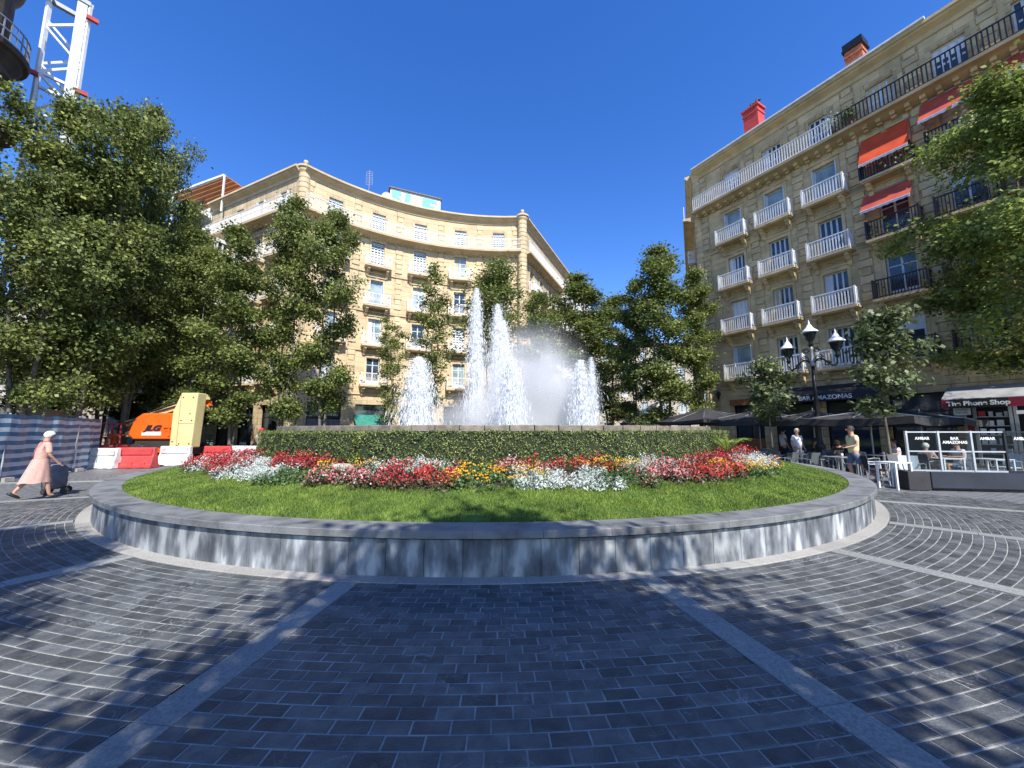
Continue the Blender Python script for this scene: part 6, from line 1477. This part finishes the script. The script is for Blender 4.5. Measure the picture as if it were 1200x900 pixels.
def parasol(u, Y, ha, rim, apex, val, lab, rz=0):
    x = xat(u, Y); T = thing('parasol', lab, 'parasol', (x, Y, 0), 'black square parasols over the terrace'); mt = Matrix.Translation((x, Y, 0)) @ Matrix.Rotation(rz, 4, 'Z')
    b = MB(); n = 12; pts = []
    for sd in range(4):
        a0 = pi/4+sd*pi/2; p0 = Vector((cos(a0), sin(a0), 0))*ha*1.414; p1 = Vector((cos(a0+pi/2), sin(a0+pi/2), 0))*ha*1.414
        for k in range(n):
            q = k/n; pts.append((p0.lerp(p1, q), -.09*sin(pi*q)))
    N_ = len(pts); rows = 6; vs = []
    for j in range(rows+1):
        f = j/rows
        for p, sg in pts: vs.append(mt @ Vector((p.x*f, p.y*f, apex-(apex-rim)*f-(.1*sin(pi*f))+sg*f*f+.035*sin(p.x*9+p.y*7)*f*(1-f))))
    for p, sg in pts: vs.append(mt @ Vector((p.x*1.003, p.y*1.003, rim+sg-val)))
    b.add(vs, [(j*N_+i, j*N_+(i+1) % N_, (j+1)*N_+(i+1) % N_, (j+1)*N_+i) for j in range(rows+1) for i in range(N_)]); b.build('canopy', 'black', T)
    b = MB(); b.tube([mt @ Vector((0, 0, .1)), mt @ Vector((0, 0, apex+.1))], .03, 8); b.build('pole', 'grey', T)
    for sd in range(8): a = sd*pi/4; r = ha*(1.38 if sd % 2 else .97); b = MB(); b.bar(mt @ Vector((0, 0, apex-.08)), mt @ Vector((r*cos(a), r*sin(a), rim-.06)), .025); b.build('rib', 'grey', T)
    b = MB(); b.box(-.35, .35, -.35, .35, 0, .1, mt); b.build('base', 'concrete', T)
parasol(829, 22.5, 2.35, 2.2, 2.95, .16, 'black square parasol farthest left, half behind the fountain rim', .3)
parasol(893, 20.0, 2.0, 2.15, 2.75, .2, 'black parasol between the leftmost one and the lamp post', .45)
parasol(958, 17.6, 1.75, 2.12, 2.55, .22, 'black parasol right behind the lamp post', .5)
parasol(1026, 15.4, 1.75, 2.12, 2.5, .26, 'black parasol nearest the young tree, right of the lamp post', .5)
parasol(1085, 17.6, 1.7, 2.12, 2.5, .26, 'black parasol in the shade beside the phone shop', .5)
# glass screens with low dark plinth
GS = thing('glass_windbreak', 'framed glass wind screens with white lettering on a dark glossy base by the phone shop', 'wind screen', (12.5, 10.6, 0))
g0 = Vector((11.05, 10.9, 0)); g1 = Vector((15.0, 10.2, 0)); gd = (g1-g0).normalized(); ga_ = atan2(gd.y, gd.x); GM = Matrix.Translation(g0) @ Matrix.Rotation(ga_, 4, 'Z')
b = MB(); b.box(.35, 4.2, -.18, .18, .06, .5, GM); b.build('plinth', 'navy', GS, bevel=.02)
b = MB(); b.box(-.2, .32, -.2, .2, .0, .5, GM); b.build('plinth_end_box', 'black', GS, bevel=.015)
for i in range(6):
    x = i*.76; b = MB(); b.box(x-.022, x+.022, -.03, .03, .5, 1.6, GM); b.build('post', 'silver_m' if i < 3 else 'blackiron', GS)
for i in range(5):
    x = i*.76
    for z in (.52, 1.04, 1.57): b = MB(); b.box(x+.022, x+.738, -.02, .02, z-.018, z+.018, GM); b.build('rail', 'silver_m' if i < 3 else 'blackiron', GS)
    b = MB(); b.box(x+.03, x+.73, -.004, .004, .54, 1.02, GM); b.build('glass_pane', 'glass', GS); b = MB(); b.box(x+.03, x+.73, -.004, .004, 1.06, 1.55, GM); b.build('glass_pane', 'glass', GS)
    tx = ['AMBAR', 'BAR\nAMAZONAS', 'AMBAR', 'AMBAR', 'BAR\nAMAZONAS'][i]
    text('lettering', tx, .105, 'text_w', GS, GM @ Matrix.Translation((x+.38, -.008, 1.36)) @ RX, .002, bold=.003)
# street lamp with three lanterns
Lp = Vector((xat(964, 16.0), 16.0, 0)); LT = thing('street_lamp', 'black cast iron street lamp with three lanterns under pale pointed hoods', 'street lamp', Lp)
b = MB(); b.lathe([(.28, 0), (.28, .15), (.2, .25), (.17, .9), (.2, .95), (.12, 1.1), (.09, 1.3), (.075, 3.2), (.1, 3.25), (.07, 3.35), (.065, 4.3)], Lp, 14); b.build('pole', 'blackiron', LT, True)
b = MB(); b.lathe([(.09, 4.3), (.1, 4.4), (.07, 4.5), (.065, 5.0), (.09, 5.05), (.05, 5.12), (.05, 5.25)], Lp, 14); b.build('upper_pole', 'grey', LT, True)
ad = Vector((.9, -1.4, 0)).normalized()
def lantern(p):
    o = None; b = MB(); b.lathe([(.05, -.12), (.09, -.05), (.07, 0), (.16, .12), (.235, .38), (.25, .42), (.22, .42), (.15, .12), (.05, .02)], p, 12); o = b.build('lantern', 'lampglass', LT, True)
    b = MB(); b.lathe([(.30, .40), (.31, .44), (.24, .5), (.14, .6), (.08, .72), (.03, .78), (.045, .82), (.015, .9), (.01, .95)], p, 14); b.build('hood', 'white_m', o, True)
    b = MB()
    for k in range(6): a = k*pi/3; b.bar(p+Vector((.07*cos(a), .07*sin(a), 0)), p+Vector((.25*cos(a), .25*sin(a), .42)), .018)
    b.lathe([(.04, -.25), (.1, -.12), (.05, -.1)], p, 8); b.build('cage', 'blackiron', o)
lantern(Lp+Vector((0, 0, 5.35)))
for sg in (-1, 1):
    e = Lp+ad*sg*.86+Vector((0, 0, 4.78)); lantern(e)
    b = MB(); pts = []
    for i in range(15): q = i/14; pts.append(Lp+ad*sg*(.06+.8*q)+Vector((0, 0, 4.45+.16*sin(q*2*pi*.9)-.05*q+(.12 if i == 14 else 0))))
    b.tube(pts, .035, 6)
    for cx_, cz_, rr_ in ((.25, 4.62, .15), (.52, 4.36, .11), (.2, 4.98, .12)):
        sp_ = []
        for i in range(18): a = i/17*2*pi*1.35; r = rr_*(1-.55*i/17); sp_.append(Lp+ad*sg*(cx_+r*cos(a))+Vector((0, 0, cz_+r*sin(a))))
        b.tube(sp_, .02, 5)
    b.build('scroll_arm', 'blackiron', LT)
# no entry sign
p = Vector((xat(776, 34), 34, .45)); NE = thing('no_entry_sign', 'small round red no entry sign with white bar beside the leftmost parasol', 'traffic sign', p)
b = MB(); b.tube([p, p+Vector((0, 0, 2.7))], .03, 8); b.build('post', 'grey', NE)
mm = Matrix.Translation(p+Vector((0, -.05, 2.4))) @ RX; b = MB(); b.lathe([(.3, -.01), (.3, .01)], n=24); b.v = [tuple(mm @ Vector(v)) for v in b.v]; b.build('disc', 'redpaint', NE)
b = MB(); b.box(-.2, .2, -.075, -.06, 2.36, 2.45, Matrix.Translation(p)); b.build('white_bar', 'white', NE)
# wall lantern and box on the right building corner
p = fr_.pt(.9, 4.1, -.3); WL = thing('wall_lantern', 'dark wall lantern on a bracket at the left corner of the right building', 'lantern', p)
b = MB(); b.tube([p+Vector((.35, 0, .5)), p+Vector((0, 0, .55)), p+Vector((0, 0, .3))], .03, 6); b.lathe([(.05, -.3), (.16, .1), (.2, .12), (.05, .3)], p, 8); b.build('lantern_body', 'blackiron', WL)
print('objects', len(bpy.data.objects), 'tris', sum(len(m.polygons)*1.8 for m in bpy.data.meshes))
